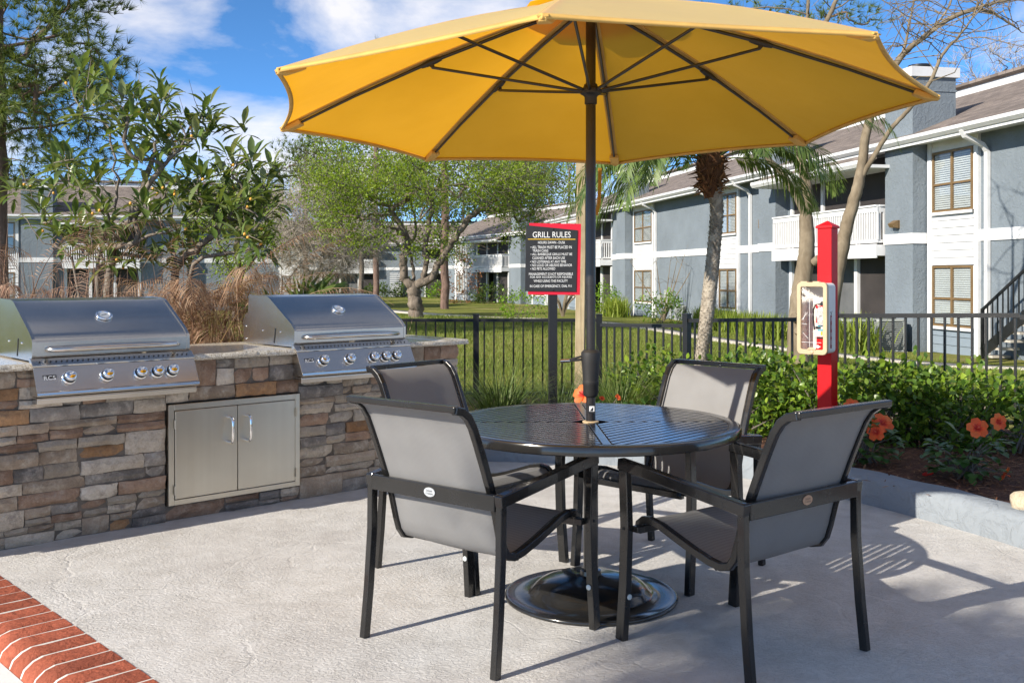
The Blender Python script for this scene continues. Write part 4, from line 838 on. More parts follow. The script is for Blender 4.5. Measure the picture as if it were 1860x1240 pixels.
MB().lathe([(.014,0),(.014,.008),(.011,.010)], 16, Matrix.Rotation(R(90), 3, 'X'), (ecx-.028, ecy-.014, 1.022)).build('gauge', EXTRED, ex, smooth=50)
bagv = []; r = random.Random(5)
for j in range(9):
    for i in range(14):
        a = 2*math.pi*i/14; rad = (.020+.012*math.sin(math.pi*j/8))*(1+r.uniform(-.2,.2)); bagv.append((ecx+.012+rad*math.cos(a), ecy-.052+rad*.45*math.sin(a), .895+.125*j/8))
MB().add(bagv, [(j*14+i, j*14+(i+1) % 14, (j+1)*14+(i+1) % 14, (j+1)*14+i) for j in range(8) for i in range(14)]).build('plastic_bag', BAG, ex, smooth=70)

# ------------------------------------------------------------------ black metal fence
def fence(label, a, b, za, zb, ht, posts, gap=.108, toprail=.035, skip=()):
    a, b = Vector(a), Vector(b); d = (b-a); Ln = d.length; d = d/Ln; f = thing('metal_fence', label, 'fence', (a.x, a.y, za), math.atan2(d.y, d.x), 'black metal fence panels')
    dz = zb-za; h = ht
    for t, dh in posts: MB().box((t*Ln-.032, -.032, dz*t-.15), (t*Ln+.032, .032, dz*t+h+dh)).box((t*Ln-.036, -.036, dz*t+h+dh), (t*Ln+.036, .036, dz*t+h+dh+.016)).build('post', FENCEBLK, f)
    MB().bar([(0,0,h-.018), (Ln,0,dz+h-.018)], .034, .036, (0,1,0)).build('rail', FENCEBLK, f); MB().bar([(0,0,.09), (Ln,0,dz+.09)], .030, .030, (0,1,0)).build('rail', FENCEBLK, f)
    k = int(Ln/gap); pk = MB().box((-.0085,-.0085,.0), (.0085,.0085,h-.03))
    me = None
    for i in range(1, k+1):
        t = (i-.0)*gap
        if t > Ln-.03 or any(abs(t-q*Ln) < .035 for q, _ in posts): continue
        if me is None: o = pk.build('picket', FENCEBLK, f); me = o.data
        else: o = bpy.data.objects.new('picket', me); C.objects.link(o); o.parent = f
        o.location = (t, 0, dz*t/Ln+.02)
FA, FB, FCc, FD, FE, FF, FG = (-2.9,11), (.966,11), (1.80,10.2), (2.77,8.95), (2.83,8.72), (3.90,7.60), (5.2,6.25)
fence('black metal fence panel behind the right grill and the rules sign', FA, FB, -.06, -.06, .923, [(.0,.03),(.647,.035),(1.0,.035)])
fence('short black metal fence panel between the timber post and the leaning palm', FB, FCc, -.06, -.03, .870, [])
fence('black metal fence panel between the leaning palm and the red post', FCc, FD, -.03, .04, .925, [(0,.04)])
fence('black metal fence panel right of the red post, above the hedge', FE, FF, .07, .12, .935, [(0,.0)])
fence('black metal fence panel at the right edge beside the hibiscus', FF, FG, .12, .12, .920, [(1.0,.0)], skip=())

# ------------------------------------------------------------------ buildings (local x along the facade, +y outwards)
def boards(mb_parent, x0, x1, z0, z1, y, m, exp=.19, name='siding_board'):
    k = max(1, round((z1-z0)/exp)); e = (z1-z0)/k; me = None
    for i in range(k):
        if me is None:
            o = MB().add([(x0,y,0),(x1,y,0),(x1,y+.045,0),(x0,y+.045,0),(x0,y,e-.006),(x1,y,e-.006),(x1,y+.02,e-.006),(x0,y+.02,e-.006)], [(0,3,2,1),(4,5,6,7),(0,1,5,4),(1,2,6,5),(2,3,7,6),(3,0,4,7)]).build(name, m, mb_parent); me = o.data
        else: o = bpy.data.objects.new(name, me); C.objects.link(o); o.parent = mb_parent
        o.location = (0, 0, z0+i*e)
def window(b, x0, x1, z0, z1, y, split=.56, blind=True):
    """bronze 2 x 2 window with blinds behind the panes"""
    w = MB(); t = .05; xm = (x0+x1)/2; zm = z0+(z1-z0)*.46
    w.box((x0,y,z0),(x0+t,y+.05,z1)).box((x1-t,y,z0),(x1,y+.05,z1)).box((x0+t,y,z0),(x1-t,y+.05,z0+t)).box((x0+t,y,z1-t),(x1-t,y+.05,z1)).box((xm-t*.6,y,z0+t),(xm+t*.6,y+.055,z1-t)).box((x0+t,y,zm-t/2),(xm-t*.6,y+.048,zm+t/2)).box((xm+t*.6,y,zm-t/2),(x1-t,y+.048,zm+t/2))
    o = w.build('window', BRONZE, b)
    for (a, c) in ((x0+t, xm-t*.6), (xm+t*.6, x1-t)):
        for (e, f) in ((z0+t, zm-t/2), (zm+t/2, z1-t)): MB().box((a, y+.026, e), (c, y+.032, f)).build('pane', GLASS, o)
    s = MB(); k = int((z1-z0-.1)/.052)
    for i in range(k):
        z = z0+t+.02+i*.052; s.add([(x0+t,y+.012,z),(x1-t,y+.012,z),(x1-t,y-.014,z+.046),(x0+t,y-.014,z+.046)], [(0,1,2,3)])
    stuff(s.build('blind', BLIND, o))
    return o
ZB, ZE, BD = 2.66, 5.12, 9.0
def railing(b, x0, x1, y, z, h=.98, gap=.115, solid=False, nm='balcony_rail'):
    r = MB().box((x0,y-.02,z+h-.16),(x1,y+.025,z+h-.02)).box((x0,y-.05,z+h-.02),(x1,y+.06,z+h+.025)).box((x0,y-.02,z+.03),(x1,y+.02,z+.11)); o = r.build(nm, WHITE, b)
    s = MB(); k = max(2, int(abs(x1-x0)/gap)); wd = .05 if not solid else .098
    for i in range(k+1):
        x = x0+(x1-x0)*i/k; s.box((x-wd/2, y-.018, z+.11), (x+wd/2, y+.018, z+h-.16))
    stuff(s.build('baluster', WHITE, o)); return o
def side_railing(b, x, y0, y1, z, h=.98):
    r = MB().box((x-.02,y0,z+h-.16),(x+.02,y1-.021,z+h-.02)).box((x-.05,y0,z+h-.02),(x+.05,y1-.051,z+h+.025)).box((x-.02,y0,z+.03),(x+.02,y1-.021,z+.11)); o = r.build('balcony_rail', WHITE, b)
    s = MB(); k = max(2, int((y1-y0)/.115))
    for i in range(k): y = y0+(y1-y0)*(i+.3)/k; s.box((x-.018, y-.025, z+.11), (x+.018, y+.025, z+h-.16))
    stuff(s.build('baluster', WHITE, o))
def building(label, loc, rz, segs, x0, x1, dn=0, group='two-storey grey apartment buildings', gable=False, ridge=2.05, detail=True):
    b = thing('apartment_building', label, 'building', loc, rz, group)
    wall = MB(); band = []
    for kind, a, c in segs:
        if kind == 'balcony': wall.box((a,-BD,-.6),(c,-1.75,ZE))
        else: wall.box((a,-BD,-.6),(c,0,ZE))
    wall.build('wall', STUCCO, b)
    for kind, a, c in segs:
        if kind in ('blank', 'wall'):
            MB().box((a+.003, 0, ZB-.01), (c-.003, .035, ZB+.25)).build('band', WHITE, b)
        if kind == 'bay':
            MB().box((a, 0, -.1), (a+.14, .075, ZE-.004)).build('corner_trim', WHITE, b); MB().box((c-.14, 0, -.1), (c, .075, ZE-.004)).build('corner_trim', WHITE, b)
            wa, wc = a+.2, c-.2
            boards(b, a+.141, c-.141, .02, .64, .0, SIDBLUE); boards(b, a+.141, c-.141, 2.12, 3.36, .0, WHITE); boards(b, a+.141, c-.141, 4.84, ZE-.01, .0, WHITE)
            for z0, z1 in ((.66, 2.10), (3.38, 4.82)):
                window(b, wa, wc, z0, z1, .035); MB().box((a+.141, 0, z0), (wa, .05, z1)).box((wc, 0, z0), (c-.141, .05, z1)).build('casing', WHITE, b); MB().box((wa-.02, .086, z0-.07), (wc+.02, .12, z0)).build('sill', WHITE, b)
        if kind == 'balcony':
            f = MB().box((a+.004,-1.745,ZB-.28),(c-.004,.62,ZB)).build('balcony_floor', WHITE, b); MB().box((a+.004,.621,ZB-.34),(c-.004,.66,ZB+.02)).build('balcony_beam', WHITE, f)
            MB().prism([(.79, ZE-.30), (1.12, ZE-.42), (1.12, ZE-.34), (.79, ZE-.14)][::-1], lambda u, v, h: (h, u, v), a-.25, c+.25).build('porch_roof', SHINGLE, b); MB().prism([(1.121, ZE-.50), (1.19, ZE-.50), (1.25, ZE-.42), (1.25, ZE-.33), (1.121, ZE-.33)], lambda u, v, h: (h, u, v), a-.27, c+.27).box((a-.25, .05, ZE-.52), (c+.25, 1.12, ZE-.44)).build('porch_gutter', WHITE, b)
            railing(b, a+.02, c-.02, .60, ZB+.02); side_railing(b, a+.05, .02, .60, ZB+.02); side_railing(b, c-.05, .02, .60, ZB+.02)
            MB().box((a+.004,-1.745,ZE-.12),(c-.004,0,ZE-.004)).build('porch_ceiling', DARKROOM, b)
            k = 3; 
            for i in range(k+1):
                x = a+.08+(c-a-.16)*i/k
                MB().box((x-.07,-.10,ZB),(x+.07,.03,ZE-.13)).build('porch_post', WHITE, b); MB().box((x-.08,-.10,-.3),(x+.08,.06,ZB-.345)).build('porch_post', WHITE, b)
            for i in range(k):
                xa = a+.08+(c-a-.16)*i/k+.071; xb = a+.08+(c-a-.16)*(i+1)/k-.071
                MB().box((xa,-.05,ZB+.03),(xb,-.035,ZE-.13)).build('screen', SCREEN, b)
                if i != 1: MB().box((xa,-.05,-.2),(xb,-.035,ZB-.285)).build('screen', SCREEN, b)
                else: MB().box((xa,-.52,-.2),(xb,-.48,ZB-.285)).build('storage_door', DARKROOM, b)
        if kind == 'chimney':
            ch = MB().box((a, -.75, ZE-.25), (c, -.003, 6.73)).box((a, .0, -.4), (c, .43, 6.73)).build('chimney', STUCCO, b)
            MB().box((a-.02, -.77, 6.38), (c+.02, .45, 6.43)).build('chimney_band', STUCCO, ch); MB().box((a-.07, -.82, 6.73), (c+.07, .50, 6.97)).build('chimney_cap', WHITE, ch)
            MB().box((a-.03,-.0,ZB-.01),(c+.03,.46,ZB+.25)).build('band', WHITE, ch); MB().lathe([(.24,6.97),(.24,7.08),(.28,7.09),(.28,7.14)], 16, c=((a+c)/2, -.15, 0)).build('flue', DARKMET, ch, smooth=40)
        if kind == 'end':
            MB().box((a, -.0, -.1), (c, .06, ZE-.004)).build('corner_trim', WHITE, b)
    # roof slope with white ridge fascia and a second tier
    yr = -4.4; zr = ZE+ridge
    def rp(poly, m, nm, par=b): return MB().prism(poly, lambda u, v, h: (h, u, v), x0-.4, x1+.4).build(nm, m, par)
    roof = rp([(.62, ZE+.05), (.62, ZE+.13), (yr, zr+.10), (yr, zr)][::-1], SHINGLE, 'roof')
    rp([(.66, ZE-.12), (.66, ZE+.12), (.621, ZE+.12), (.621, ZE-.12)], WHITE, 'fascia')
    rp([(.662, ZE-.05), (.70, ZE-.05), (.785, ZE+.02), (.785, ZE+.10), (.662, ZE+.10)], WHITE, 'gutter')
    rp([(.62, ZE-.10), (.62, ZE-.06), (.0, ZE-.005), (.0, ZE-.04)], WHITE, 'soffit')
    rp([(yr-.001, zr-.3), (yr-.001, zr+.34), (yr-.12, zr+.34), (yr-.12, zr-.3)][::-1], WHITE, 'ridge_fascia')
    rp([(yr+.15, zr+.36), (yr+.15, zr+.44), (-BD-.6, ZE+.3), (-BD-.6, ZE+.2)], SHINGLE, 'roof')
    for xe in (x0-.005, x1+.005):    # gable infill and rake boards
        MB().prism([(-.0, ZE-.01), (yr, zr-.01), (yr, zr+.35), (-BD, ZE+.35), (-BD, ZE-.01)], lambda u, v, h: (xe+h, u, v), -.02, .02).build('gable_wall', SIDBLUE, b)
        xx = x0-.4 if xe < (x0+x1)/2 else x1+.4
        MB().prism([(.70, ZE-.12), (.70, ZE+.13), (yr, zr+.12), (yr, zr-.14)], lambda u, v, h: (xx+h, u, v), -.03, .03).build('rake_board', WHITE, b)
    return b
def downspout(b, x, y=.06):
    MB().bar([(x,.70,ZE-.02),(x,.62,ZE-.16),(x,.18,ZE-.34),(x,y,ZE-.5),(x,y,.1),(x,y+.16,-.05)], .11, .085, (1,0,0)).build('downspout', WHITE, b)
O1 = Vector((10.87, 21.0, -.53)); A1 = math.atan2(.98, -.196)
S1 = [('blank',-6,1.41),('bay',1.41,3.3),('chimney',3.36,4.55),('wall',3.3,4.6),('balcony',4.6,10.5),('chimney',10.7,11.9),('wall',10.5,14.3),('bay',14.3,16.2),('blank',16.2,23.3),('bay',23.3,26.1),('chimney',26.2,27.5),('wall',26.1,29.6),('balcony',29.6,35),('wall',35,36.4),('bay',36.4,38.3),('blank',38.3,41)]
b1 = building('long blue grey apartment building with white trim running along the right', O1, A1, S1, -6, 41)
for x in (1.12, 13.35, 16.5, 23.0, 36): downspout(b1, x)
# wall lantern, meter boxes, lights
for x, z in ((4.0, 3.15),): 
    q = MB().box((x-.10, .43, z-.10), (x+.10, .48, z+.10)).build('lantern', BRONZE, b1); MB().prism([(.48, z+.10), (.48, z-.10), (.58, z-.08), (.64, z+.01)], lambda u, v, h: (h, u, v), x-.11, x+.11).build('hood', BRONZE, q); MB().box((x-.08, .485, z-.17), (x+.08, .58, z-.105)).build('lens', GLASS, q)
MB().box((12.5, .0, 3.45), (12.66, .1, 3.75)).build('wall_light', BRONZE, b1, bevel=.02)
MB().box((20.9, .0, .55), (21.5, .22, 1.25)).box((21.1,.0,.0),(21.2,.08,.55)).build('meter_box', ACGREY, b1, bevel=.02)
MB().box((22.0, .0, .65), (22.4, .2, 1.05)).build('meter_box', ACGREY, b1, bevel=.02)
b2 = building('blue grey apartment building half hidden behind the grill rules sign', (2.4, 69, -.74), math.atan2(.907, -.42), [('blank',-6,0),('bay',0,2.2),('chimney',3.3,4.9),('wall',2.2,6.2),('balcony',6.2,12.5),('wall',12.5,15.2),('bay',15.2,17),('end',17,17.2),('blank',17.2,20)], -6, 20)
for x in (-.3, 14.6): downspout(b2, x)
b3 = building('far apartment building with long white balconies seen beyond the lawn', (-1, 96, -.8), math.pi, [('blank',-4,1),('wall',1,2),('balcony',2,7.5),('wall',7.5,12),('balcony',12,17.5),('wall',17.5,19.5),('bay',19.5,21.5),('wall',21.5,23),('balcony',23,31),('wall',31,34)], -4, 34)
st = MB()
for k in range(14): st.box((10.2-.55, .4+.0*k, .18*k-.05), (10.2+.55, .75, .18*k+.02))
stuff(st.build('stair_tread', WHITE, b3))
b4 = building('grey apartment building with gable end and chimneys behind the loquat tree', (-15.5, 57, -.6), math.pi+R(14), [('blank',-2,2.5),('chimney',3.0,4.3),('wall',2.5,5.5),('balcony',5.5,9.5),('chimney',10.0,11.6),('bay',11.8,14),('wall',9.5,11.8),('balcony',14,18.5),('wall',18.5,20),('blank',20,30)], -2, 30)

# outside staircase handrail at the right edge
sc_ = thing('staircase', 'black metal outdoor staircase railing against the blue wall at right', 'staircase', O1, A1)
def stp(t): return .62-t*4.2, .55, .05+t*2.75
MB().bar([Vector(stp(0))+Vector((0,0,.15)), Vector(stp(1))+Vector((0,0,.15))], .04, .22, (0,1,0)).build('stringer', FENCEBLK, sc_)
MB().bar([Vector(stp(0))+Vector((0,0,1.08)), Vector(stp(1))+Vector((0,0,1.08))], .05, .05, (0,1,0)).build('handrail', FENCEBLK, sc_)
MB().box((.59,.52,-.1),(.65,.58,1.15)).build('newel_post', FENCEBLK, sc_)
for k in range(1, 26): x, y, z = stp(k/26); MB().box((x-.012,y-.012,z+.2),(x+.012,y+.012,z+1.06)).build('baluster', FENCEBLK, sc_)
for k in range(15): x, y, z = stp(k/15); MB().box((x-.28,.08,z+.05),(x,.52,z+.10)).build('tread', CONC, sc_)

# air conditioning condensers
def condenser(loc, rz, label, grp='air conditioning condensers'):
    a = thing('air_conditioner', label, 'air conditioner', loc, rz, grp)
    MB().box((-.40,-.40,-.15),(.40,.40,.05)).build('pad', CONC, a); MB().prism(rrect(.36, -.36, .36, .07, 4), lambda u, v, h: (u, v, h), .05, .10).build('base_pan', ACGREY, a)
    MB().prism(rrect(.325, -.325, .325, .06, 4), lambda u, v, h: (u, v, h), .10, .78).build('coil', ACDARK, a); MB().prism(rrect(.37, -.37, .37, .08, 4), lambda u, v, h: (u, v, h), .78, .84).build('top_cover', ACGREY, a, bevel=.01)
    for s, t in ((1,1),(1,-1),(-1,1),(-1,-1)): MB().box((s*.35-.035, t*.35-.035, .10), (s*.35+.035, t*.35+.035, .78)).build('corner_post', ACGREY, a, bevel=.01)
    for k in range(13):
        z = .13+k*.05
        MB().box((-.314,-.362,z),(.314,-.34,z+.024)).box((-.314,.34,z),(.314,.362,z+.024)).box((-.362,-.314,z),(-.34,.314,z+.024)).box((.34,-.314,z),(.362,.314,z+.024)).build('louvre', ACGREY, a)
    MB().lathe([(.28,.842),(.28,.86),(.26,.862)], 20).build('fan_guard', ACDARK, a)
    return a
condenser((8.40, 24.3, -.56), R(10), 'grey air conditioning unit nearest the red post by the blue wall')
condenser((9.16, 24.4, -.56), R(8), 'grey air conditioning unit nearer the white window bay by the blue wall')
condenser((7.15, 40.5, -.72), R(14), 'low dark air conditioning unit behind the leaning palm trunk')

# ------------------------------------------------------------------ plants
def tree_mesh(nodes, parent_idx, tip_r, trunk_r=None, power=2.3, sides=6, mb=None, minr=.0):
    """tubes along a branching skeleton; radii from the pipe model"""
    n = len(nodes); kids = [[] for _ in range(n)]
    for i, p in enumerate(parent_idx):
        if p >= 0: kids[p].append(i)
    order = list(range(n)); rad = [0.0]*n
    depth = [0]*n
    for i in range(n):
        p = parent_idx[i]; depth[i] = depth[p]+1 if p >= 0 else 0
    for i in sorted(order, key=lambda q: -depth[q]): rad[i] = tip_r if not kids[i] else sum(rad[k]**power for k in kids[i])**(1/power)*1.015
    if trunk_r:
        roots = [i for i in range(n) if parent_idx[i] < 0]; s = trunk_r/max(rad[i] for i in roots)
        e = 1.0
        rmax = max(rad); rad = [tip_r+(q-tip_r)*(trunk_r-tip_r)/max(1e-6, rmax-tip_r) for q in rad]
    mb = mb or MB(); done = [False]*n
    starts = [i for i in range(n) if parent_idx[i] < 0]
    stack = [(i, None) for i in starts]
    while stack:
        i, par = stack.pop(); path = []; rr = []
        if par is not None: path.append(nodes[par]); rr.append(min(rad[par]*.8, rad[i]*1.25))
        while True:
            path.append(nodes[i]); rr.append(rad[i])
            if not kids[i]: break
            ks = sorted(kids[i], key=lambda q: -rad[q])
            for k in ks[1:]: stack.append((k, i))
            i = ks[0]
        if len(path) > 1: mb.tube(path, rr, sides if rr[0] > tip_r*2.2 else max(3, sides-2), cap=False)
    return mb, rad
class Skel:
    def __init__(s): s.n = []; s.p = []
    def poly(s, pts, start=None, sub=4, jit=0, r=random):
        """smooth polyline; start = node index to grow from"""
        pts = [Vector(p) for p in pts]
        if start is not None: pts = [s.n[start]]+pts
        sp = spline(pts, sub); last = start
        for k, p in enumerate(sp):
            if k == 0 and start is not None: continue
            s.n.append(p+Vector((r.gauss(0,jit), r.gauss(0,jit), r.gauss(0,jit)))*(1 if k < len(sp)-1 else 0)); s.p.append(-1 if last is None else last); last = len(s.n)-1
        return last
    def nearest(s, q, up=1.2):
        A = np.array([tuple(v) for v in s.n]); d = np.array(q)-A; L_ = np.linalg.norm(d, axis=1)
        pen = np.where(d[:, 2] < .15*L_, up*(1+np.maximum(0, -d[:, 2]/(L_+1e-6))), 0)*L_
        return int(np.argmin(L_+pen))
    def grow(s, q, jit, r, sag=.0, up=1.2, steps=3):
        i = s.nearest(q, up); a = s.n[i]; q = Vector(q); last = i
        par = s.p[i]; dr = (a-s.n[par]).normalized() if par >= 0 else Vector((0,0,1)); L_ = (q-a).length
        c = a+dr*L_*.4
        for k in range(1, steps+1):
            t = k/steps; p = a*(1-t)**2+c*2*t*(1-t)+q*t*t
            if k < steps: p += Vector((r.gauss(0,jit), r.gauss(0,jit), r.gauss(0,jit)))*L_
            s.n.append(p); s.p.append(last); last = len(s.n)-1
        return last
def twigs(mb, centres, k, length, rad, r, up=.3, curve=.3, out=None):
    for c in centres:
        for _ in range(k):
            d = Vector((r.gauss(0,1), r.gauss(0,1), r.gauss(0,1)+up)).normalized(); 
            if out is not None: d = (d+(Vector(c)-out).normalized()*.9).normalized()
            l_ = length*r.uniform(.5, 1.2); e = Vector((r.gauss(0,1), r.gauss(0,1), r.gauss(0,1)))*curve*l_
            c_ = Vector(c); mb.tube([c_, c_+d*l_*.5+e*.25, c_+d*l_+e], [rad, rad*.75, rad*.4], 3, cap=False)
    return mb
def crown_leaves(name, centres, per, sig, size, m, parent, r=None, flat=.7, elong=2.0, gravity=0):
    c = np.array([tuple(q) for q in centres]); k = len(c)*per; pos = np.repeat(c, per, 0)+RNG.normal(size=(k,3))*np.array([sig, sig, sig*flat])
    d = RNG.normal(size=(k,3)); d[:,2] -= gravity; s = RNG.uniform(.6,1.25,k)*size
    T = [(0,0,0),(.28,.45,.06),(0,1,0),(-.28,.45,.06)]; F_ = [(0,1,2),(0,2,3)]
    return stuff(scatter(name, T, F_, pos, frames(d), np.c_[s*2/elong, s, s], m, parent))
def ell_points(r, k, c, ax, shell=.45, f=None):
    out_ = []
    while len(out_) < k:
        p = Vector((r.uniform(-1,1), r.uniform(-1,1), r.uniform(-1,1))); l_ = p.length
        if l_ > 1 or l_ < shell*r.random(): continue
        q = Vector((c[0]+p.x*ax[0], c[1]+p.y*ax[1], c[2]+p.z*ax[2]))
        if f is None or f(q): out_.append(q)
    return out_

# --- loquat: clusters of big leaves at the branch ends
LF_T = [(0,0,0),(.14,.12,.03),(.5,.45,.10),(.46,.72,.07),(0,1.0,-.14),(-.46,.72,.07),(-.5,.45,.10),(-.14,.12,.03),(0,.45,.0),(0,.75,-.04)]
LF_F = [(0,1,8),(1,2,8),(2,3,9),(2,9,8),(3,4,9),(4,5,9),(5,6,9),(6,8,9),(6,7,8),(7,0,8)]
def leaf_data(name, L_, Wd, m, bend=.0):
    me = bpy.data.meshes.new(name); me.from_pydata([(x*Wd, y*L_, (z-.22*bend*y*y)*L_*.55) for x, y, z in LF_T], [], LF_F); me.materials.append(m)
    me.polygons.foreach_set('use_smooth', [True]*len(me.polygons)); me.update(); return me
def place_leaf(me, parent, p, d, upv, sc):
    d = Vector(d).normalized(); x = d.cross(Vector(upv)); x = x.normalized() if x.length > 1e-4 else d.orthogonal().normalized(); z = x.cross(d)
    o = bpy.data.objects.new('leaf', me); C.objects.link(o); o.parent = parent
    o.matrix_basis = Matrix(((x[0],d[0],z[0],p[0]),(x[1],d[1],z[1],p[1]),(x[2],d[2],z[2],p[2]),(0,0,0,1))) @ Matrix.Scale(sc, 4); return o
def loquat(base, clusters, stems, label):
    r = random.Random(21); t = thing('loquat_tree', label, 'tree', base); B = Vector(base); sk = Skel()
    for s_ in stems: sk.poly([Vector(q)-B for q in s_], None, 4, .012, r)
    cl = [Vector(q)-B for q in clusters]; cl += [q+Vector((r.gauss(0,.13), r.gauss(0,.2), r.gauss(0,.11))) for q in cl if r.random() < .32]
    cl.sort(key=lambda q: q.z)
    for q in cl: sk.grow(q, .035, r, steps=4)
    mb, _ = tree_mesh(sk.n, sk.p, .0045, .038, 2.6, 7); 
    twigs(mb, [sk.n[r.randrange(len(sk.n))] for _ in range(90)], 1, .25, .004, r, .2)
    mb.build('trunk', BARKL, t, smooth=70)
    mes = [leaf_data('leaf', .195, .054, L_LOQ, b) for b in (.2, .6, 1.0)]; pos = []; rot = []; scl = []; big = 0; fme = None
    leaves = []
    for q in cl:
        ax = Vector((r.gauss(0,.35), r.gauss(0,.35), 1)).normalized()
        for k in range(r.randint(10, 15)):
            a = k*2.4+r.uniform(-.3,.3); el = r.uniform(-.75, .95) if k > 3 else r.uniform(.6, 1.4)
            o_ = ax.orthogonal().normalized(); o2 = ax.cross(o_); d = (o_*math.cos(a)+o2*math.sin(a))*math.cos(el)+ax*math.sin(el)
            leaves.append((q+d*.03-ax*r.uniform(0,.09), d, r.uniform(.7, 1.2)))
        if r.random() < .3:
            for _ in range(r.randint(1, 3)):
                if fme is None: fo = MB().lathe([(.003,-.013),(.010,-.008),(.013,0),(.010,.008),(.003,.013)], 8).build('fruit', FRUIT, t, smooth=80); fme = fo.data
                else: fo = bpy.data.objects.new('fruit', fme); C.objects.link(fo); fo.parent = t
                fo.location = q+Vector((r.uniform(-.06,.06), -r.uniform(.01,.08), r.uniform(-.07,.02)))
    leaves.sort(key=lambda l: l[0].y)
    for p, d, s_ in leaves[:300]: place_leaf(r.choice(mes), t, p, d, (0,0,1), s_)
    rest = leaves[300:]; n = len(rest); dd = np.array([tuple(l[1]) for l in rest]); T = np.array([(x*.054, y*.195, (z-.13*y*y)*.107) for x, y, z in LF_T])
    stuff(scatter('leaves', T, LF_F, np.array([tuple(l[0]) for l in rest]), frames(dd, np.tile([0,0,1.], (n,1))), np.array([[l[2]]*3 for l in rest]), L_LOQ, t, True))
cr_ = [(320,290),(290,350),(370,330),(430,310),(350,440),(300,470),(410,420),(460,390),(640,330),(660,390),(560,400),(590,440),(650,470),(540,460),(500,480),(840,430),(810,470),(850,490),(760,500),(790,560),(700,540),(650,560),(600,600),(730,600),(690,620),(560,640),(520,560),(480,540),
  (240,620),(220,670),(260,660),(300,640),(350,690),(330,740),(390,730),(280,740),(60,760),(110,740),(210,760),(180,900),(250,930),(300,940),(330,910),(380,950),(420,840),(440,880),(300,870),(560,810),(590,850),(540,880),(640,870),(640,720),(560,1000),(620,1040),(360,1020),(420,1030),(680,760)]
cr2_ = [(1010,640),(1000,690),(950,670),(900,700),(1080,700),(1060,750),(960,760),(910,780),(1000,800),(940,830),(880,820),(1040,830),(1080,820),(820,800),(780,850),(850,880),(900,870),(1040,900),(980,890),(720,950),(760,990),(680,1000),(900,960),(1000,960),(1050,980),(700,800),(750,700),(810,720),(760,770)]
rz_ = random.Random(4)
LY = 8.7
cl1 = [P(x/2.214, y/2.214, LY+rz_.uniform(-.75,.75)) for x, y in cr_]; cl2 = [P(x/2.214, y/2.214, 8.5+rz_.uniform(-.55,.55)) for x, y in cr2_]
lb = P(178, 560, LY); lb.z = -.05
loquat(tuple(lb), cl1, [[lb, P(178,500,LY), P(190,430,LY), P(212,360,LY), P(208,290,LY-.1), P(196,230,LY)], [lb+Vector((.03,.05,0)), P(196,470,LY+.1), P(228,420,LY+.15), P(258,340,LY+.2), P(285,260,LY+.2), P(290,190,LY+.2)], [lb+Vector((-.05,0,0)), P(140,500,LY-.1), P(80,440,LY-.15), P(40,390,LY-.1)], [lb+Vector((.05,-.03,0)), P(200,480,LY-.3), P(245,440,LY-.4), P(250,370,LY-.4), P(310,290,LY-.5), P(350,240,LY-.4)]],
    'tall loquat tree with big drooping leaves behind the left grill')
lb2 = P(318, 560, 8.6); lb2.z = -.05
loquat(tuple(lb2), cl2, [[lb2, P(318,520,8.6), P(335,470,8.5), P(372,440,8.4), P(410,400,8.4), P(440,350,8.4)], [lb2+Vector((-.08,.05,0)), P(246,500,8.8), P(236,440,8.8), P(235,380,8.8)], [lb2+Vector((.04,0,0)), P(340,510,8.4), P(400,460,8.3), P(450,420,8.3)]],
    'lower dark loquat tree behind the gap between the two grills')

# --- palm fronds
def frond(mb, base, az, el, L_, droop, nl, ll, r, lw=.012, rib=.006, hang=.35):
    path = []; p = Vector(base); e = el; seg = 12
    for k in range(seg+1):
        path.append(p.copy()); d = Vector((math.cos(az)*math.cos(e), math.sin(az)*math.cos(e), math.sin(e))); p = p+d*(L_/seg); e -= droop/seg*(.5+1.0*k/seg)
    mb.tube(path, [rib*(1-.8*k/seg) for k in range(seg+1)], 4, cap=False)
    for i in range(nl):
        t = .16+.83*i/nl; k = int(t*seg); f = t*seg-k; c = path[k].lerp(path[min(k+1, seg)], f); d = (path[min(k+1,seg)]-path[k]).normalized(); sd_ = d.cross(Vector((0,0,1))).normalized(); upv = sd_.cross(d)
        le = ll*(math.sin(math.pi*min(1, .18+t*.86))**.6)*r.uniform(.85,1.1)
        for s in (1, -1):
            v = (sd_*s*.85+d*.75+upv*r.uniform(-.05,.3)).normalized(); tip_ = c+v*le+Vector((0,0,-hang*le*r.uniform(.6,1.3))); wv = v.cross(upv).normalized()*lw*.5
            mid = c+v*le*.5+Vector((0,0,-hang*le*.22)); mb.add([c, mid+wv, tip_, mid-wv], [(0,1,3),(1,2,3)])
    return mb
r = random.Random(9)
palm = thing('palm_tree', 'leaning slender palm with scaly pale trunk and feathery drooping fronds', 'palm tree', P(1270, 690, 8.3))
PB = Vector(palm.location)
tr = [P(1268,700,8.3), P(1275,640,8.3), P(1283,580,8.3), P(1291,510,8.3), P(1298,440,8.3), P(1302,380,8.3), P(1296,330,8.3), P(1290,290,8.3)]
trs = spline([q-PB for q in tr], 5)
trunk = MB().tube(trs, [.062 if k < 3 else .056-.004*math.sin(k*.35) for k in range(len(trs))], 14).build('trunk', BARKT, palm, smooth=60)
sc = MB(); total = len(trs)-8
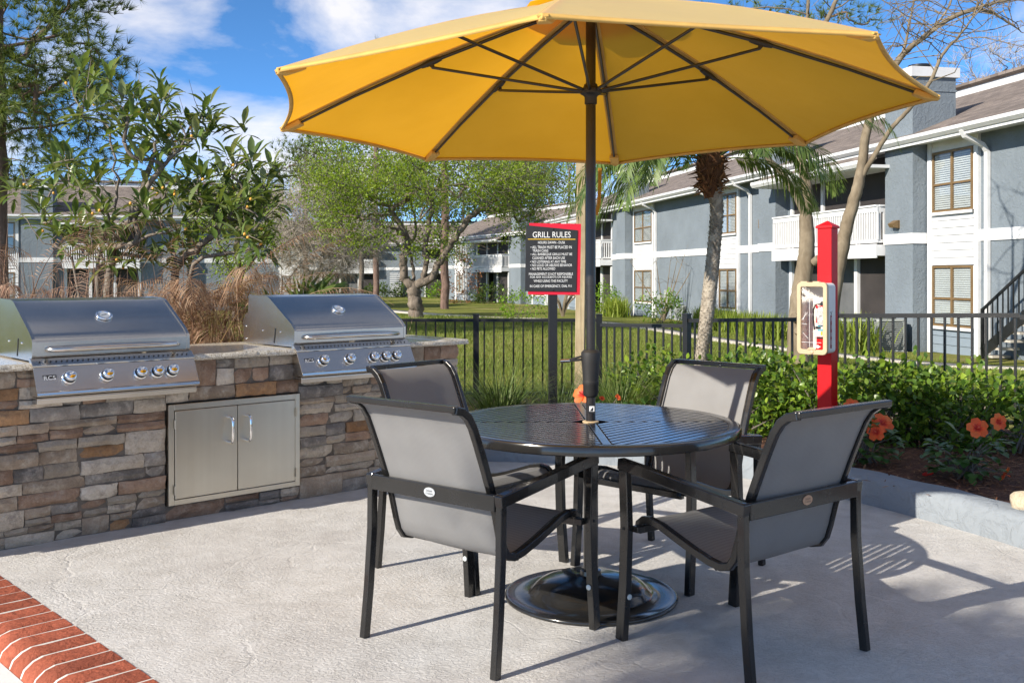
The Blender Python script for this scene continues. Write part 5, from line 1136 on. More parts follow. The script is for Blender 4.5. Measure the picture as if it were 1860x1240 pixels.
for k in range(620):
    t = k/620*(total); i = int(t); c = trs[i].lerp(trs[i+1], t-i); d = (trs[i+1]-trs[i]).normalized(); a = k*2.39996; u = d.orthogonal().normalized(); v = d.cross(u); o_ = u*math.cos(a)+v*math.sin(a); s_ = d.cross(o_); rr = .053
    w_ = r.uniform(.012,.018); h_ = r.uniform(.010,.016); pr_ = r.uniform(.006,.014); p0 = c+o_*rr
    sc.add([p0-s_*w_-d*h_*.4, p0+s_*w_-d*h_*.4, p0+o_*pr_+s_*w_*.45+d*h_, p0+o_*pr_-s_*w_*.45+d*h_, p0+d*h_*1.3-o_*.004], [(0,1,2,3),(3,2,4)])
stuff(sc.build('leaf_scar', BARKT, palm))
crown_c = trs[-1]; fb = MB()
for k in range(420):
    a = r.uniform(0, 6.283); h_ = r.uniform(-.28, .12); rr = .07+.075*math.sin(math.pi*min(1, max(0, (h_+.30)/.42)))*r.uniform(.6,1.15); o_ = Vector((math.cos(a), math.sin(a), 0)); p0 = crown_c+o_*rr*.6+Vector((0,0,h_)); d = (o_*r.uniform(.3,1.0)+Vector((r.gauss(0,.25), r.gauss(0,.25), r.uniform(-.6,1.0)))).normalized(); s_ = d.cross(Vector((r.gauss(0,1), r.gauss(0,1), r.gauss(0,1)))).normalized()*r.uniform(.008,.02); l_ = r.uniform(.05,.12)
    fb.add([p0-s_, p0+s_, p0+d*l_+s_*.2, p0+d*l_-s_*.2], [(0,1,2,3)])
fb.lathe([(.05,-.32),(.085,-.22),(.12,-.08),(.11,.05),(.05,.14)], 10, c=crown_c)
stuff(fb.build('fibre', FIBRE, palm))
fr_list = [(2.9,.95,1.65,2.35),(3.1,.65,1.5,2.3),(3.4,1.1,1.65,2.6),(3.7,.5,1.35,2.1),(2.6,.5,1.45,2.3),(3.25,.35,1.35,2.1),(3.2,1.0,1.7,2.3),(3.55,.8,1.6,2.5),(3.0,.2,1.25,1.7),(3.35,.1,1.3,1.9),(3.7,.75,1.5,2.5),(2.8,.35,1.3,2.1),(3.9,.3,1.2,2.0),(4.15,.6,1.35,2.4),(-.2,.9,1.6,2.3),(.15,.6,1.4,2.2),(4.0,.65,1.5,2.4),(4.3,.95,1.2,2.3),(4.9,.75,1.1,2.3),(5.4,.5,1.1,2.0),(-.35,.75,1.35,1.75),(.1,.95,1.3,1.8),(.05,.4,1.1,1.8),(-.15,.1,.95,1.7),(.5,.6,1.2,1.9),(1.1,.8,1.2,1.9),(1.6,.7,1.2,1.8),(2.1,.8,1.2,1.9),(3.0,1.15,1.2,1.8),(-.1,1.2,1.35,1.6),(3.55,.55,1.35,2.2),(2.75,-.1,1.15,1.2),(.25,.75,1.55,1.15),(.3,.15,1.0,1.6)]
for az, el, L_, dr in fr_list:
    frond(MB(), crown_c+Vector((math.cos(az), math.sin(az), 0))*.05, az+r.uniform(-.1,.1), el, L_*r.uniform(1.05,1.22), dr*1.12, 62, .27, r, .017, .0055, .6).build('frond', L_PAL, palm)

def dead_palm(x, y, n, L_, label, m, seed, h0=.5, spread=1.0, azc=None):
    r = random.Random(seed); t = thing('dried_palm', label, 'dried plant', (x, y, -.03), 0, 'dried brown palm clumps')
    for k in range(int(n*1.3)):
        az = r.uniform(0, 6.283) if azc is None else azc+r.gauss(0,.7); b = Vector((r.gauss(0,.18), r.gauss(0,.14), r.uniform(.1, h0))); frond(MB(), b, az, r.uniform(.7,1.45), L_*r.uniform(.55,1.15), r.uniform(1.4,3.0)*spread, 46, r.uniform(.16,.30), r, .0065, .004, r.uniform(.5,1.2)).build('dead_frond', m, t)
    g = MB()
    for k in range(1500):
        a = r.uniform(0,6.283); b = Vector((r.gauss(0,.30), r.gauss(0,.2), 0)); el = r.uniform(.5,1.5); d = Vector((math.cos(a)*math.cos(el), math.sin(a)*math.cos(el), math.sin(el))); l_ = r.uniform(.5,1.25)*L_; s_ = d.cross(Vector((0,0,1))).normalized()*r.uniform(.002,.0045); dn_ = Vector((0,0,-1))*l_*r.uniform(.05,.75)
        p1 = b+d*l_*.4+dn_*.06; p2 = b+d*l_*.75+dn_*.45; p3 = b+d*l_+dn_
        g.add([b-s_, b+s_, p1+s_, p1-s_, p2+s_*.7, p2-s_*.7, p3], [(0,1,2,3),(3,2,4,5),(5,4,6)])
    stuff(g.build('dry_blade', m, t))
dead_palm(-3.70, 7.35, 22, 1.65, 'reddish brown dried palm clump at the left edge behind the grill', L_DRYR, 31, 1.15)
dead_palm(-2.75, 7.75, 16, 1.35, 'brown dried palm clump at the foot of the tall loquat', L_DRY, 32, .8)
dead_palm(-2.20, 7.55, 34, 1.35, 'thick tan dried palm clump between the two grills', L_DRY, 33, 1.05)
dead_palm(-1.80, 8.0, 16, 1.1, 'tan dried palm clump behind the right grill', L_DRY, 34, .95)
dead_palm(-3.45, 7.2, 16, 1.5, 'reddish brown dried grass clump behind the left half of the left grill', L_DRYR, 36, .9)
dead_palm(-2.45, 7.3, 18, 1.4, 'brown dried palm clump left of the thick tan one between the grills', L_DRY, 37, .9)
dead_palm(-3.25, 7.9, 14, 1.45, 'brown dried palm clump behind the middle of the left grill', L_DRYR, 35, .8)
def fan_palm(x, y, z, label, n, seed):
    r = random.Random(seed); t = thing('fan_palm', label, 'palm', (x, y, z))
    for k in range(n):
        az = r.uniform(0,6.283); el = r.uniform(.2,1.2); d = Vector((math.cos(az)*math.cos(el), math.sin(az)*math.cos(el), math.sin(el))); l_ = r.uniform(.25,.5); c = Vector((0,0,.7))+d*l_; mb = MB().tube([Vector((0,0,.3)), Vector((0,0,.55))+d*l_*.4, c], .006, 4); sd_ = d.cross(Vector((0,0,1))).normalized(); up_ = sd_.cross(d)
        for q in range(13):
            a = R(-100+200*q/12); v = (d*math.cos(a)+sd_*math.sin(a)).normalized(); le = .34*r.uniform(.85,1.1); e = c+v*le+Vector((0,0,-.10*r.random())); w_ = up_.cross(v).normalized()*.016; m_ = c+v*le*.5+up_*.02
            mb.add([c, m_+w_, e, m_-w_], [(0,1,2),(0,2,3)])
        mb.build('fan_leaf', L_PAL, t)
fan_palm(-1.78, 8.1, .10, 'small green fan palm behind the right grill', 6, 8)

# --- grasses
def grass_clump(x, y, z, n, h, label, seed, m=L_GRA, spread=.35, grp='ornamental grass clumps'):
    r = random.Random(seed); t = thing('grass_clump', label, 'grass clump', (x, y, z), 0, grp); V = []; F = []
    for k in range(n):
        a = r.uniform(0,6.283); rr = spread*.4*math.sqrt(r.random()); b = Vector((math.cos(a)*rr, math.sin(a)*rr, 0)); az = a+r.gauss(0,.5); el = r.uniform(.75,1.5); l_ = h*r.uniform(.6,1.25); p = b; e = el; s_ = Vector((-math.sin(az), math.cos(az), 0))*.0045; o_ = len(V)
        for q in range(5):
            wq = s_*(1-.9*q/4); V += [tuple(p-wq), tuple(p+wq)]; p = p+Vector((math.cos(az)*math.cos(e), math.sin(az)*math.cos(e), math.sin(e)))*l_/4; e -= r.uniform(.1,.5)
        F += [(o_+2*q, o_+2*q+1, o_+2*q+3, o_+2*q+2) for q in range(4)]
    stuff(np_mesh('blade', V, F, m, t)); return t
grass_clump(-.10, 7.95, .10, 620, .62, 'large green grass clump left of the grill rules sign post', 41)
grass_clump(.40, 8.75, .06, 260, .55, 'small grass clump between the sign post and the timber post', 42)
grass_clump(.86, 8.05, .10, 520, .66, 'green grass clump right of the umbrella pole', 43)
grass_clump(-.62, 7.9, .08, 240, .5, 'grass clump at the end of the stone counter', 44)
def border(pts, n, h, label, seed):
    r = random.Random(seed); c = Vector(pts[0]); t = thing('border_plants', label, 'ground cover plants', (c.x, c.y, ground_z(c.x, c.y))); V = []; F = []
    for k in range(n):
        f = r.random()*(len(pts)-1); i = int(f); q = Vector(pts[i]).lerp(Vector(pts[i+1]), f-i)+Vector((r.gauss(0,.22), r.gauss(0,.22))); z = ground_z(q.x, q.y)-ground_z(c.x, c.y); b = Vector((q.x-c.x, q.y-c.y, z)); az = r.uniform(0,6.28); el = r.uniform(.9,1.5); l_ = h*r.uniform(.5,1.2); s_ = Vector((-math.sin(az), math.cos(az), 0))*.018; d = Vector((math.cos(az)*math.cos(el), math.sin(az)*math.cos(el), math.sin(el)))
        o_ = len(V); V += [tuple(b-s_), tuple(b+s_), tuple(b+d*l_*.6+s_), tuple(b+d*l_*.6-s_), tuple(b+d*l_+Vector((d.x,d.y,0))*.3*l_)]; F += [(o_,o_+1,o_+2),(o_,o_+2,o_+3),(o_+3,o_+2,o_+4)]
    stuff(np_mesh('foliage', V, F, L_STR, t))
border([(6.9,36.2),(7.1,33.5),(7.5,31),(7.8,28.8)], 2600, .75, 'yellow green strappy border plants along the wall behind the palm', 51)
border([(4.6,46),(4.9,44)], 500, .9, 'yellow green clump in front of the far white window bay', 52)
border([(7.9,24.6),(8.3,23.4)], 420, .9, 'yellow green clump beside the air conditioning units', 53)
border([(10.3,18.4),(11.2,18.0)], 500, .5, 'green ground cover at the foot of the black staircase', 54)

# --- hedge and shrubs
def shrub(x, y, z, rx, ry, h, n, size, m, label, seed, name='hedge_shrub', cat='hedge', grp=None, low=.0, stems=8):
    r = random.Random(seed); t = thing(name, label, cat, (x, y, z), 0, grp); k = max(8, n//16)
    cs = [];
    while len(cs) < k:
        p = Vector((r.uniform(-1,1), r.uniform(-1,1), r.uniform(0,1)))
        e = (p.x**2+p.y**2)**.5
        if e > 1 or p.z > 1.02-.35*e**2.5 : continue
        if e < .5 and p.z < .55 and r.random() < .7: continue
        cs.append(Vector((p.x*rx, p.y*ry, low+p.z*h)))
    c = np.array([tuple(q) for q in cs]); kk = len(c)*16; pos = np.repeat(c, 16, 0)+RNG.normal(size=(kk,3))*size*1.05
    ctr = np.array([0,0,h*.35]); d = (np.repeat(c, 16, 0)-ctr)*np.array([.8,.8,.6])/max(rx,h)+RNG.normal(size=(kk,3))*.6; d[:,2] += .25
    s = RNG.uniform(.55,1.25,kk)*size
    T = [(0,0,0),(.26,.35,.07),(.22,.7,.05),(0,1,-.06),(-.22,.7,.05),(-.26,.35,.07),(0,.5,0)]; F_ = [(0,1,6),(1,2,6),(2,3,6),(3,4,6),(4,5,6),(5,0,6)]
    stuff(scatter('leaves', T, F_, pos, frames(d, np.tile([0,0,1.], (kk,1))+RNG.normal(size=(kk,3))*.35), np.c_[s*1.15, s, s], m, t, True))
    mb = MB()
    for q in cs[::max(1, len(cs)//(stems*4))]: b = Vector((r.gauss(0,rx*.25), r.gauss(0,ry*.25), -.03)); mb.tube([b, b.lerp(q, .5)+Vector((r.gauss(0,.03), r.gauss(0,.03), .04)), q], [.009,.006,.003], 4, cap=False)
    mb.build('stem', TWIG, t); return t
hz = [(1.36,8.45,.50,.33,.60,'hedge shrub at its left end, against the leaning palm trunk'),(1.95,8.05,.52,.36,.62,'hedge shrub behind the sunlit chair, left of the red post'),(2.42,7.72,.46,.34,.60,'hedge shrub directly behind the red post'),
      (2.86,7.36,.46,.34,.60,'hedge shrub just right of the red post'),(3.22,7.10,.42,.30,.54,'hedge shrub behind the two big hibiscus flowers'),(3.62,6.80,.40,.28,.44,'thin hedge shrub at the right edge of the fence bed'),(1.62,7.45,.34,.24,.36,'low bright hedge shrub behind the round table')]
for i, (x, y, rx, ry, h, lab_) in enumerate(hz): shrub(x, y, bed_z(x, y)-.02, rx, ry, h, int(2500*rx*h/.3) if i < 5 else int(1000*rx*h/.3), .058, L_HED, 'green '+lab_, 60+i, grp='hedge shrubs along the fence')
far_sh = [(.42,39.5,1.05,.8,1.15,'bright green clipped shrub left of the rules sign post',L_BOX,.10),(4.55,49,.6,.6,1.5,'round green shrub in front of the far balcony',L_BOX,.10),(5.25,47.5,.75,.7,1.1,'rounded green shrub beside the yellow green clump',L_BOX,.10),(5.65,37.8,.85,.8,1.15,'loose green shrub below the white window bay',L_BOX,.10),
    (-3.8,74,1.5,1.2,3.6,'russet brown dead shrub against the far building',L_RUS,.16),(-1.6,73,1.4,1,1.4,'dark green shrub by the far building downspout',L_OAK,.16),(-9.5,93,2.2,1,1.4,'dark clipped shrub under the far balcony, left of the elm trunk',L_OAK,.2),(-12.6,93,1.6,1,1.3,'dark clipped shrub beside the far staircase',L_OAK,.2),(-5.5,91,2.4,1,1.5,'dark shrub beyond the elm trunk',L_BOX,.2),(-17.5,93,2.2,1,1.2,'dark shrub under the far left balcony',L_OAK,.2),
    (11.5,17.6,.7,.5,.6,'leafy green shrub at the foot of the staircase',L_HED,.07)]
for i, (x, y, rx, ry, h, lab_, m, sz_) in enumerate(far_sh): shrub(x, y, ground_z(x, y), rx, ry, h, 900, sz_, m, lab_, 80+i, 'garden_shrub', 'shrub', 'shrubs by the buildings', stems=3)

# --- hibiscus
def petal_data():
    V = []; F = []
    for j in range(5):
        t = j/4; wd = .004+.029*math.sin(math.pi*min(1, .12+t*.68)); z = .016*t-.030*t*t
        for i in range(5): u = (i-2)/2; V.append((u*wd, t*.066, z+.006*u*u+.004*math.sin(i*2.1+j)*t))
    for j in range(4):
        for i in range(4): F.append((j*5+i, j*5+i+1, (j+1)*5+i+1, (j+1)*5+i))
    me = bpy.data.meshes.new('petal'); me.from_pydata(V, [], F); me.materials.append(PETAL); me.polygons.foreach_set('use_smooth', [True]*len(F)); return me
PET = petal_data()
def flower(t, p, d, sc=1.0):
    st_ = MB().tube([(0,0,0),(0,.0,.03),(0,.004,.062)], [.004,.003,.0035], 6); 
    for k in range(8): st_.obox((.005*math.cos(k), .005*math.sin(k)+.003, .045+.002*k), (.004,.004,.004), Matrix.Identity(3))
    f = st_.build('flower', STAMEN, t); f.matrix_basis = frame(p, Vector(d).cross(Vector((.2,.1,1))), Vector((0,0,1))) @ Matrix.Scale(sc, 4)
    d = Vector(d).normalized(); x = d.orthogonal().normalized(); y = d.cross(x)
    f.matrix_basis = Matrix(((x[0],y[0],d[0],p[0]),(x[1],y[1],d[1],p[1]),(x[2],y[2],d[2],p[2]),(0,0,0,1))) @ Matrix.Scale(sc, 4)
    for k in range(5):
        o = bpy.data.objects.new('petal', PET); C.objects.link(o); o.parent = f; o.matrix_basis = Matrix.Rotation(k*2*math.pi/5, 4, 'Z') @ Matrix.Translation((0,.004,.004+.001*k)) @ Matrix.Rotation(R(18), 4, 'X')
HL = [leaf_data('leaf', .075, .050, L_HIB, b) for b in (.2, .7, 1.1)]
def hibiscus(x, y, h, rx, n, flowers, label, seed, lscale=1.0):
    r = random.Random(seed); z = bed_z(x, y)-.01; t = thing('hibiscus', label, 'flowering shrub', (x, y, z)); mb = MB()
    for k in range(n):
        a = r.uniform(0,6.283); e = r.random()**.5; q = Vector((rx*e*math.cos(a), rx*e*math.sin(a), h*(.12+.88*r.random())*(1-.25*e*e))); d = Vector((q.x/rx*.9, q.y/rx*.9-.25, .15+.3*r.gauss(0,1)))+Vector((r.gauss(0,.35), r.gauss(0,.35), 0)); place_leaf(r.choice(HL), t, q, d, (0,0,1), r.uniform(.7,1.25)*lscale)
        if k % 7 == 0: mb.tube([Vector((r.gauss(0,.03), r.gauss(0,.03), 0)), q*.5+Vector((0,0,.05)), q], [.007,.005,.003], 5, cap=False)
    for (p, d, s_) in flowers: q = Vector(p)-Vector((x, y, z)); mb.tube([Vector((0,0,.05)), q*.55+Vector((0,0,.03)), q-Vector(d).normalized()*.01], [.005,.0035,.0025], 5, cap=False); flower(t, q, d, s_)
    mb.build('stem', TWIG, t); return t
hibiscus(2.70, 5.90, .30, .21, 150, [(P(1775,778,5.78), (-.25,-.9,.35), .85), (P(1812,766,5.86), (.1,-.95,.15), .72), (P(1822,858,5.74), (.7,-.6,-.5), .7)], 'hibiscus with two large orange flowers at the right edge of the bed', 91)
hibiscus(2.28, 6.42, .34, .20, 140, [(P(1602,770,6.30), (.1,-.7,.6), 1.0), (P(1592,785,6.26), (-.5,-.8,.3), .8), (P(1547,738,6.55), (-.2,-.8,.6), .75)], 'hibiscus behind the copper-labelled chair, red orange flowers half hidden by its back', 92)
hibiscus(.66, 7.62, .26, .20, 80, [(P(1060,717,7.50), (-.6,-.7,.5), 1.15), (P(1093,724,7.6), (.2,-.6,.7), .35), (P(1122,722,7.6), (.5,-.6,.5), .4)], 'low hibiscus beside the umbrella pole with one orange flower', 93)
hibiscus(1.02, 7.66, .24, .20, 90, [], 'low leafy flowering plant without open flowers behind the round table', 94)
fp = thing('fallen_petal', 'fallen pink hibiscus bloom lying on the mulch left of the right hibiscus', 'fallen flower', (2.475, 5.90, bed_z(2.475,5.9)+.022), .3)
MB().lathe([(.006,-.035),(.011,-.02),(.010,.02),(.004,.04)], 8, Matrix.Rotation(R(88), 3, 'Y')).build('petal', PETAL, fp, smooth=60)
rk = thing('rock', 'rounded pale beige rock on the curb at the right edge', 'rock', (2.62, 5.02, .19), .4)
rv = MB(); r = random.Random(2)
vs = []; nr, nc = 9, 14
for j in range(nr):
    for i in range(nc): a = math.pi*(j+.001)/(nr-1); b = 2*math.pi*i/nc; s_ = 1+.08*math.sin(3*b+j)+.05*r.uniform(-1,1)*(0 < j < nr-1); vs.append((.085*math.sin(a)*math.cos(b)*s_, .10*math.sin(a)*math.sin(b)*s_, .06*math.cos(a)*s_))
rv.add(vs, [(j*nc+i, j*nc+(i+1) % nc, (j+1)*nc+(i+1) % nc, (j+1)*nc+i)[::-1] for j in range(nr-1) for i in range(nc)]).build('stone', ROCK, rk, smooth=80)

# --- trees
def pine(base, trunk_h, r0, crown, label, seed, ntuft, needle, lean=0, sub=3, per=26, extra=None, name='pine_tree', grp='pine trees', m=L_PIN):
    r = random.Random(seed); t = thing(name, label, 'tree', base, 0, grp); sk = Skel(); sk.poly([(0,0,-.3), (lean*.3,0,trunk_h*.35), (lean*.6,0,trunk_h*.7), (lean,0,trunk_h)], None, 8, r0*.12, r)
    c, ax = crown; pts = ell_points(r, ntuft, c, ax, .5)
    pts.sort(key=lambda q: (q-Vector(c)).length)
    for q in pts: sk.grow(q, .05, r, up=.35, steps=3)
    for q in (extra or []): sk.grow(q, .04, r, steps=4); pts.append(Vector(q))
    mb, _ = tree_mesh(sk.n, sk.p, r0*.03, r0, 2.9, 7); mb.build('trunk', BARKP, t, smooth=70)
    k = len(pts)*sub; ctr = np.repeat(np.array([tuple(q) for q in pts]), sub, 0)+RNG.normal(size=(k,3))*needle*.9; axd = np.repeat(np.array([tuple((q-Vector(c)).normalized()+Vector((0,0,.5))) for q in pts]), sub, 0)+RNG.normal(size=(k,3))*.5
    kk = k*per; d = np.repeat(axd, per, 0)+RNG.normal(size=(kk,3))*.75; s = RNG.uniform(.6,1.15,kk)*needle
    stuff(scatter('needles', [(-.5,0,0),(.5,0,0),(0,1,0)], [(0,1,2)], np.repeat(ctr, per, 0), frames(d), np.c_[s*.07, s, s], m, t)); return t
pine((-10.35, 20, ground_z(-10.3,20)), 10.5, .17, ((.2,0,6.3),(2.35,2.0,3.4)), 'tall dark pine at the left edge behind the loquat', 101, 400, .24, sub=7, per=24)
def far_pine(px, Y, r0, cz, ax, label, seed, nt=90, ndl=.5, h=None, **k):
    x = X(px, Y); return pine((x, Y, ground_z(x, Y)), h or cz+ax[2]*.7, r0, ((0,0,cz),ax), label, seed, nt, ndl, sub=4, per=14, **k)
far_pine(555, 70, .2, 9.3, (2.1,2,2.5), 'distant pine rising between the loquat and the umbrella', 102, 130, .5)
far_pine(683, 58, .19, 12.6, (2.4,2.4,2.5), 'straight bare pine trunk left of the elm, in front of the far balconies', 103)
far_pine(808, 60, .27, 13.2, (2.6,2.4,2.6), 'reddish pine trunk just right of the elm', 104)
far_pine(1330, 62, .28, 17.2, (4.6,3,1.9), 'pine whose dark boughs show above the umbrella', 106, 110, .6, h=18)
far_pine(1500, 58, .2, 16.9, (3.6,2,1.0), 'thin pine bough above the right side of the umbrella', 107, 40, .55, h=17)

def broadleaf(base, paths, crown_pts, r0, tip, label, bark, leafm, per, sig, size, seed, twk=4, twl=.6, cat='tree', name='tree', grp=None, nleaf=None, px=True, twr=.006, sub=5, jit=.03, tpow=2.3, up=.6):
    r = random.Random(seed); t = thing(name, label, cat, base, 0, grp); B = Vector(base); sk = Skel(); idx = {}
    for key, start, pts in paths: idx[key] = sk.poly([Vector(q)-B for q in pts], None if start is None else sk.nearest(Vector(start)-B, 0), sub, jit, r)
    cs = [Vector(q)-B for q in crown_pts]; 
    ctr = sum(cs, Vector())/max(1, len(cs)) if cs else Vector()
    for q in sorted(cs, key=lambda q: (q-ctr).length): sk.grow(q, .06, r, up=up, steps=4)
    mb, _ = tree_mesh(sk.n, sk.p, tip, r0, tpow, 8); mb.build('trunk', bark, t, smooth=70)
    if twk and cs: stuff(twigs(MB(), cs, twk, twl, twr, r, .1, .35, ctr).build('twigs', TWIGL if not per else TWIG, t))
    if per and cs: crown_leaves('leaves', cs if nleaf is None else cs[:nleaf], per, sig, size, leafm, t)
    return t
# elm in the middle of the lawn
EY = 30; r = random.Random(77); eb = P(756, 580, EY); eb.z = ground_z(eb.x, EY)
ec = ell_points(r, 270, P(785, 338, EY), (4.0, 3.0, 2.3), .55, lambda q: math.sin(q.x*2.1+1)+math.sin(q.y*2.3)+math.sin(q.z*3.0+2) > .0)
ec += ell_points(r, 45, P(655, 385, EY), (1.5, 1.6, 1.2), .3)
ec += ell_points(r, 40, P(930, 330, EY), (1.3, 1.6, 1.1), .3)
fk = P(752, 520, EY)
broadleaf(tuple(eb), [('t', None, [eb-Vector((0,0,.3)), P(755,560,EY), P(752,540,EY), fk]), ('a', fk, [P(735,502,EY), P(733,470,EY), P(738,438,EY), P(722,400,EY), P(700,372,EY), P(668,350,EY)]), ('b', fk, [P(768,505,EY), P(773,470,EY), P(776,430,EY), P(784,385,EY), P(780,345,EY), P(770,312,EY)]),
    ('c', fk, [P(785,503,EY-.3), P(800,475,EY-.4), P(822,440,EY-.5), P(848,402,EY-.5), P(880,378,EY-.5), P(915,362,EY-.5)]), ('d', fk, [P(750,495,EY+.6), P(745,450,EY+.9), P(756,405,EY+1.2), P(740,350,EY+1.3), P(720,305,EY+1.2)]), ('e', fk, [P(780,500,EY+.7), P(812,462,EY+1.2), P(800,420,EY+1.4), P(830,360,EY+1.6), P(850,320,EY+1.5)]), ('f', P(738,438,EY), [P(718,420,EY-.6), P(690,405,EY-.9), P(655,395,EY-1), P(620,390,EY-1)])],
    ec, .24, .006, 'spreading elm with pale twisted trunk and fresh green leaves on the lawn', BARKE, L_ELM, 100, .27, .085, 111, 6, 1.0, name='elm_tree', tpow=2.8, twr=.006)
# grey leafless tree
GY = 44; gb = P(578, 545, GY); gb.z = ground_z(gb.x, GY)
gc = ell_points(random.Random(5), 330, P(588, 425, GY), (2.55, 2.2, 1.95), .45)
broadleaf(tuple(gb), [('t', None, [gb-Vector((0,0,.3)), P(578,540,GY), P(575,530,GY)]), ('a', P(575,530,GY), [P(566,505,GY), P(558,480,GY), P(548,450,GY)]), ('b', P(575,530,GY), [P(592,510,GY), P(603,485,GY), P(620,450,GY)]), ('c', P(575,530,GY), [P(580,500,GY+.5), P(585,460,GY+.7), P(588,420,GY+.5)])],
    gc, .14, .006, 'small grey leafless tree with a haze of fine twigs behind the right grill', BARKE, L_ELM, 0, .3, .1, 112, 22, .85, name='leafless_tree', twr=.009)
def simple_tree(px, Y, cy, ax, label, leafm, seed, n=120, per=40, size=.14, r0=.2, twk=3, name='broadleaf_tree', py_fork=None, sig=None):
    x = X(px, Y); z0 = ground_z(x, Y); cz = CH-(cy-500)/1800*Y; b = Vector((x, Y, z0)); h = cz-z0; c = ell_points(random.Random(seed), n, (x, Y, cz), ax, .5)
    f = b+Vector((.1,0,h*.4))
    return broadleaf((x, Y, z0), [('t', None, [b-Vector((0,0,.3)), b+Vector((.05,0,h*.2)), f]), ('a', f, [f+Vector((-ax[0]*.3,0,h*.25)), f+Vector((-ax[0]*.5,0,h*.5))]), ('b', f, [f+Vector((ax[0]*.3,.2,h*.25)), f+Vector((ax[0]*.5,.3,h*.5))]), ('c', f, [f+Vector((0,-.3,h*.3)), f+Vector((.1,-.4,h*.6))])], c, r0, .012, label, BARKE, leafm, per, sig or min(ax)*.15, size, seed, twk, .8, name=name, twr=.01)
simple_tree(930, 92, 345, (5.4,3.4,4.4), 'dense darker green tree behind the elm, left of the sign', L_OAK, 121, 170, 60, .25, .25)
simple_tree(1030, 88, 300, (4.5,3.5,4.0), 'distant light green tree above the chimney by the timber post', L_ELM, 122, 120, 40, .24)
simple_tree(430, 38, 400, (1.9,1.8,2.3), 'bright green tree seen between the two loquats', L_ELM, 123, 120, 46, .11)
simple_tree(655, 72, 315, (5.2,3.0,4.0), 'tall light green tree behind the grey leafless tree', L_ELM, 124, 190, 60, .22)
simple_tree(330, 72, 400, (5.5,3.0,4.0), 'hazy green tree beyond the buildings behind the loquats', L_ELM, 125, 130, 36, .24)
simple_tree(90, 75, 395, (6,3,4.5), 'greyish thin tree beyond the building at the left', L_OAK, 126, 110, 14, .22, twk=9)
simple_tree(840, 100, 330, (8,4,6.5), 'big dark green tree far behind the elm', L_OAK, 127, 150, 40, .34)
simple_tree(1800, 46, 165, (2.6,2.2,2.4), 'distant leafless twiggy tree above the roof at right', L_ELM, 128, 120, 0, .2, .1, 10, 'leafless_tree')
# smooth-barked bare trees on the right
TY = 16.5
def bare(label, base_px, limbs, r0, seed, twc=60, tip=.004):
    r = random.Random(seed); b = P(base_px[0], base_px[1], TY); t = thing('bare_tree', label, 'tree', b, 0, 'smooth-barked bare trees'); sk = Skel(); ends = []
    for start, pts, dy in limbs:
        q = [P(x, y, TY+dy*(i+1)/len(pts))-b for i, (x, y) in enumerate(pts)]
        ends.append((sk.poly(q, None if start is None else sk.nearest(P(start[0], start[1], TY)-b, 0), 6, .004, r)))
    n0 = len(sk.n)
    for k in range(twc):
        i = r.randrange(n0)
        if sk.n[i].z < 4.6: continue
        l_ = r.uniform(.5, 1.5); d = Vector((r.gauss(0,.8), r.gauss(0,.7), r.uniform(-.2,1))).normalized(); p = sk.n[i]; last = i
        for q in range(4): p = p+d*l_/4; d = (d+Vector((r.gauss(0,.3), r.gauss(0,.3), r.gauss(0,.3)-.05))).normalized(); sk.n.append(p); sk.p.append(last); last = len(sk.n)-1
        for _ in range(3):
            p2 = sk.n[last-r.randrange(3)]; j = sk.n.index(p2); d2 = Vector((r.gauss(0,1), r.gauss(0,1), r.gauss(0,.8))).normalized(); sk.n.append(p2+d2*r.uniform(.2,.5)); sk.p.append(j)
    mb, rad = tree_mesh(sk.n, sk.p, tip, r0, 2.9, 9); tk = mb.build('trunk', BARKC, t, smooth=75)
    return t, sk, b
tA, skA, bA = bare('smooth-barked leafless tree forking behind the red post', (1456, 662), [(None, [(1452,670),(1450,620),(1452,560),(1458,510),(1464,470),(1466,430),(1464,395)], 0), ((1464,395), [(1448,360),(1425,322),(1395,288),(1360,250),(1320,205)], -.3), ((1464,395), [(1466,350),(1460,310),(1452,270),(1448,200),(1452,120),(1465,40),(1470,-40)], .5), ((1320,205), [(1300,150),(1290,80),(1260,10)], -.4), ((1450,120), [(1490,60),(1520,0),(1540,-40)], .4)], .20, 131, 70)
for (x, y) in ((1478,472),(1444,600),(1437,575)): 
    q = P(x, y, TY)-bA+Vector((0,-.2,0)); MB().lathe([(.075,-.08),(.07,.02),(.06,.045),(.02,.05)], 12, Matrix.Rotation(R(55), 3, 'X') @ Matrix.Rotation(R(20 if x > 1460 else -40), 3, 'Y'), q).build('cut_stub', BARKC, tA, smooth=60)
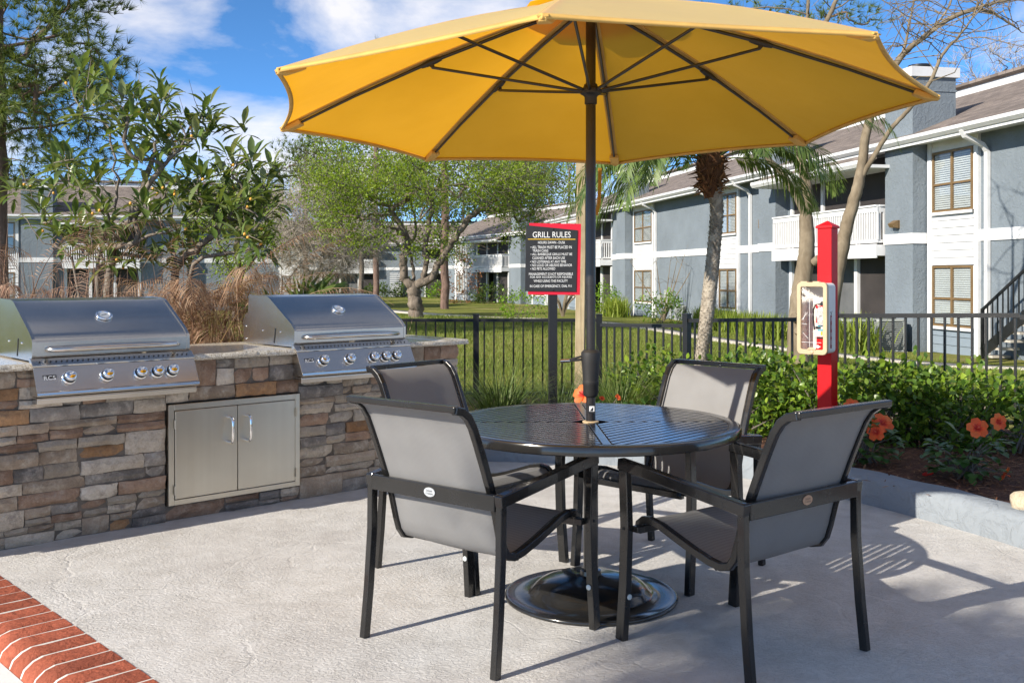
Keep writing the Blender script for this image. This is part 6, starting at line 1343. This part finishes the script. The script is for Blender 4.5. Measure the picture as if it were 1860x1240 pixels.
tB, skB, bB = bare('leafless tree with two slanting limbs reaching above the chimney', (1500, 662), [(None, [(1500,672),(1506,600),(1516,520),(1528,460),(1541,400),(1556,350)], 0), ((1556,350), [(1566,300),(1574,240),(1590,180),(1612,140),(1640,95),(1650,50),(1660,0),(1672,-60)], .4), ((1566,330), [(1590,280),(1618,235),(1650,200),(1690,148),(1712,100),(1745,62),(1770,25),(1778,-20)], -.5), ((1640,95), [(1670,72),(1700,45),(1725,10),(1735,-30)], .3), ((1643,90), [(1680,66),(1730,32),(1790,10),(1850,-4),(1900,-20)], -.4), ((1770,25), [(1800,22),(1830,40),(1858,60)], .3)], .15, 132, 120)
sl = thing('sapling', 'small bare crape myrtle sapling against the blue wall', 'tree', (6.05, 39.5, ground_z(6.05,39.5)))
mb = MB(); r = random.Random(6)
for k in range(7):
    d = Vector((r.gauss(0,.28), r.gauss(0,.2), 1)); p = Vector((0,0,.0)); path = [p, p+d*.7, p+d*1.3+Vector((d.x*.5,0,.2)), p+d*2.1+Vector((d.x*.8,0,.3))]; mb.tube(path, [.035,.028,.018,.008], 5, cap=False); twigs(mb, path[2:], 3, .5, .007, r, .5)
mb.build('stem', BARKC, sl)
wr = thing('sapling', 'low white-barked multi-stem shrub behind the sign post', 'shrub', (2.3, 45, ground_z(2.3,45)))
mb = MB()
for k in range(9): d = Vector((r.gauss(0,.25), r.gauss(0,.2), 1)); mb.tube([(0,0,0), d*.6, d*1.2+Vector((d.x,0,.1))], [.06,.045,.02], 5, cap=False)
mb.build('stem', BARKC, wr)
# unseen tree, added sunward beyond the frame to throw shade on the patio
shx = Vector((1.15, 3.12, 0))+SUN*(6.2/SUN.z)
sb = Vector((shx.x-.3, shx.y-.2, -.3)); r = random.Random(8); scp = ell_points(r, 90, shx, (.85, .85, .42), .1)
broadleaf(tuple(sb), [('t', None, [sb, sb+Vector((.1,.05,2)), sb+Vector((.25,.15,4.2))]), ('a', sb+Vector((.25,.15,4.2)), [shx+Vector((-.4,.2,-.4)), shx+Vector((-.5,.3,0))]), ('b', sb+Vector((.25,.15,4.2)), [shx+Vector((.4,.3,-.4)), shx+Vector((.5,-.3,0))])], scp, .12, .01, 'leafy tree added out of view to shade the patio round the chairs', BARKE, L_OAK, 60, .14, .12, 141, 2, .4, name='added_shade_tree')
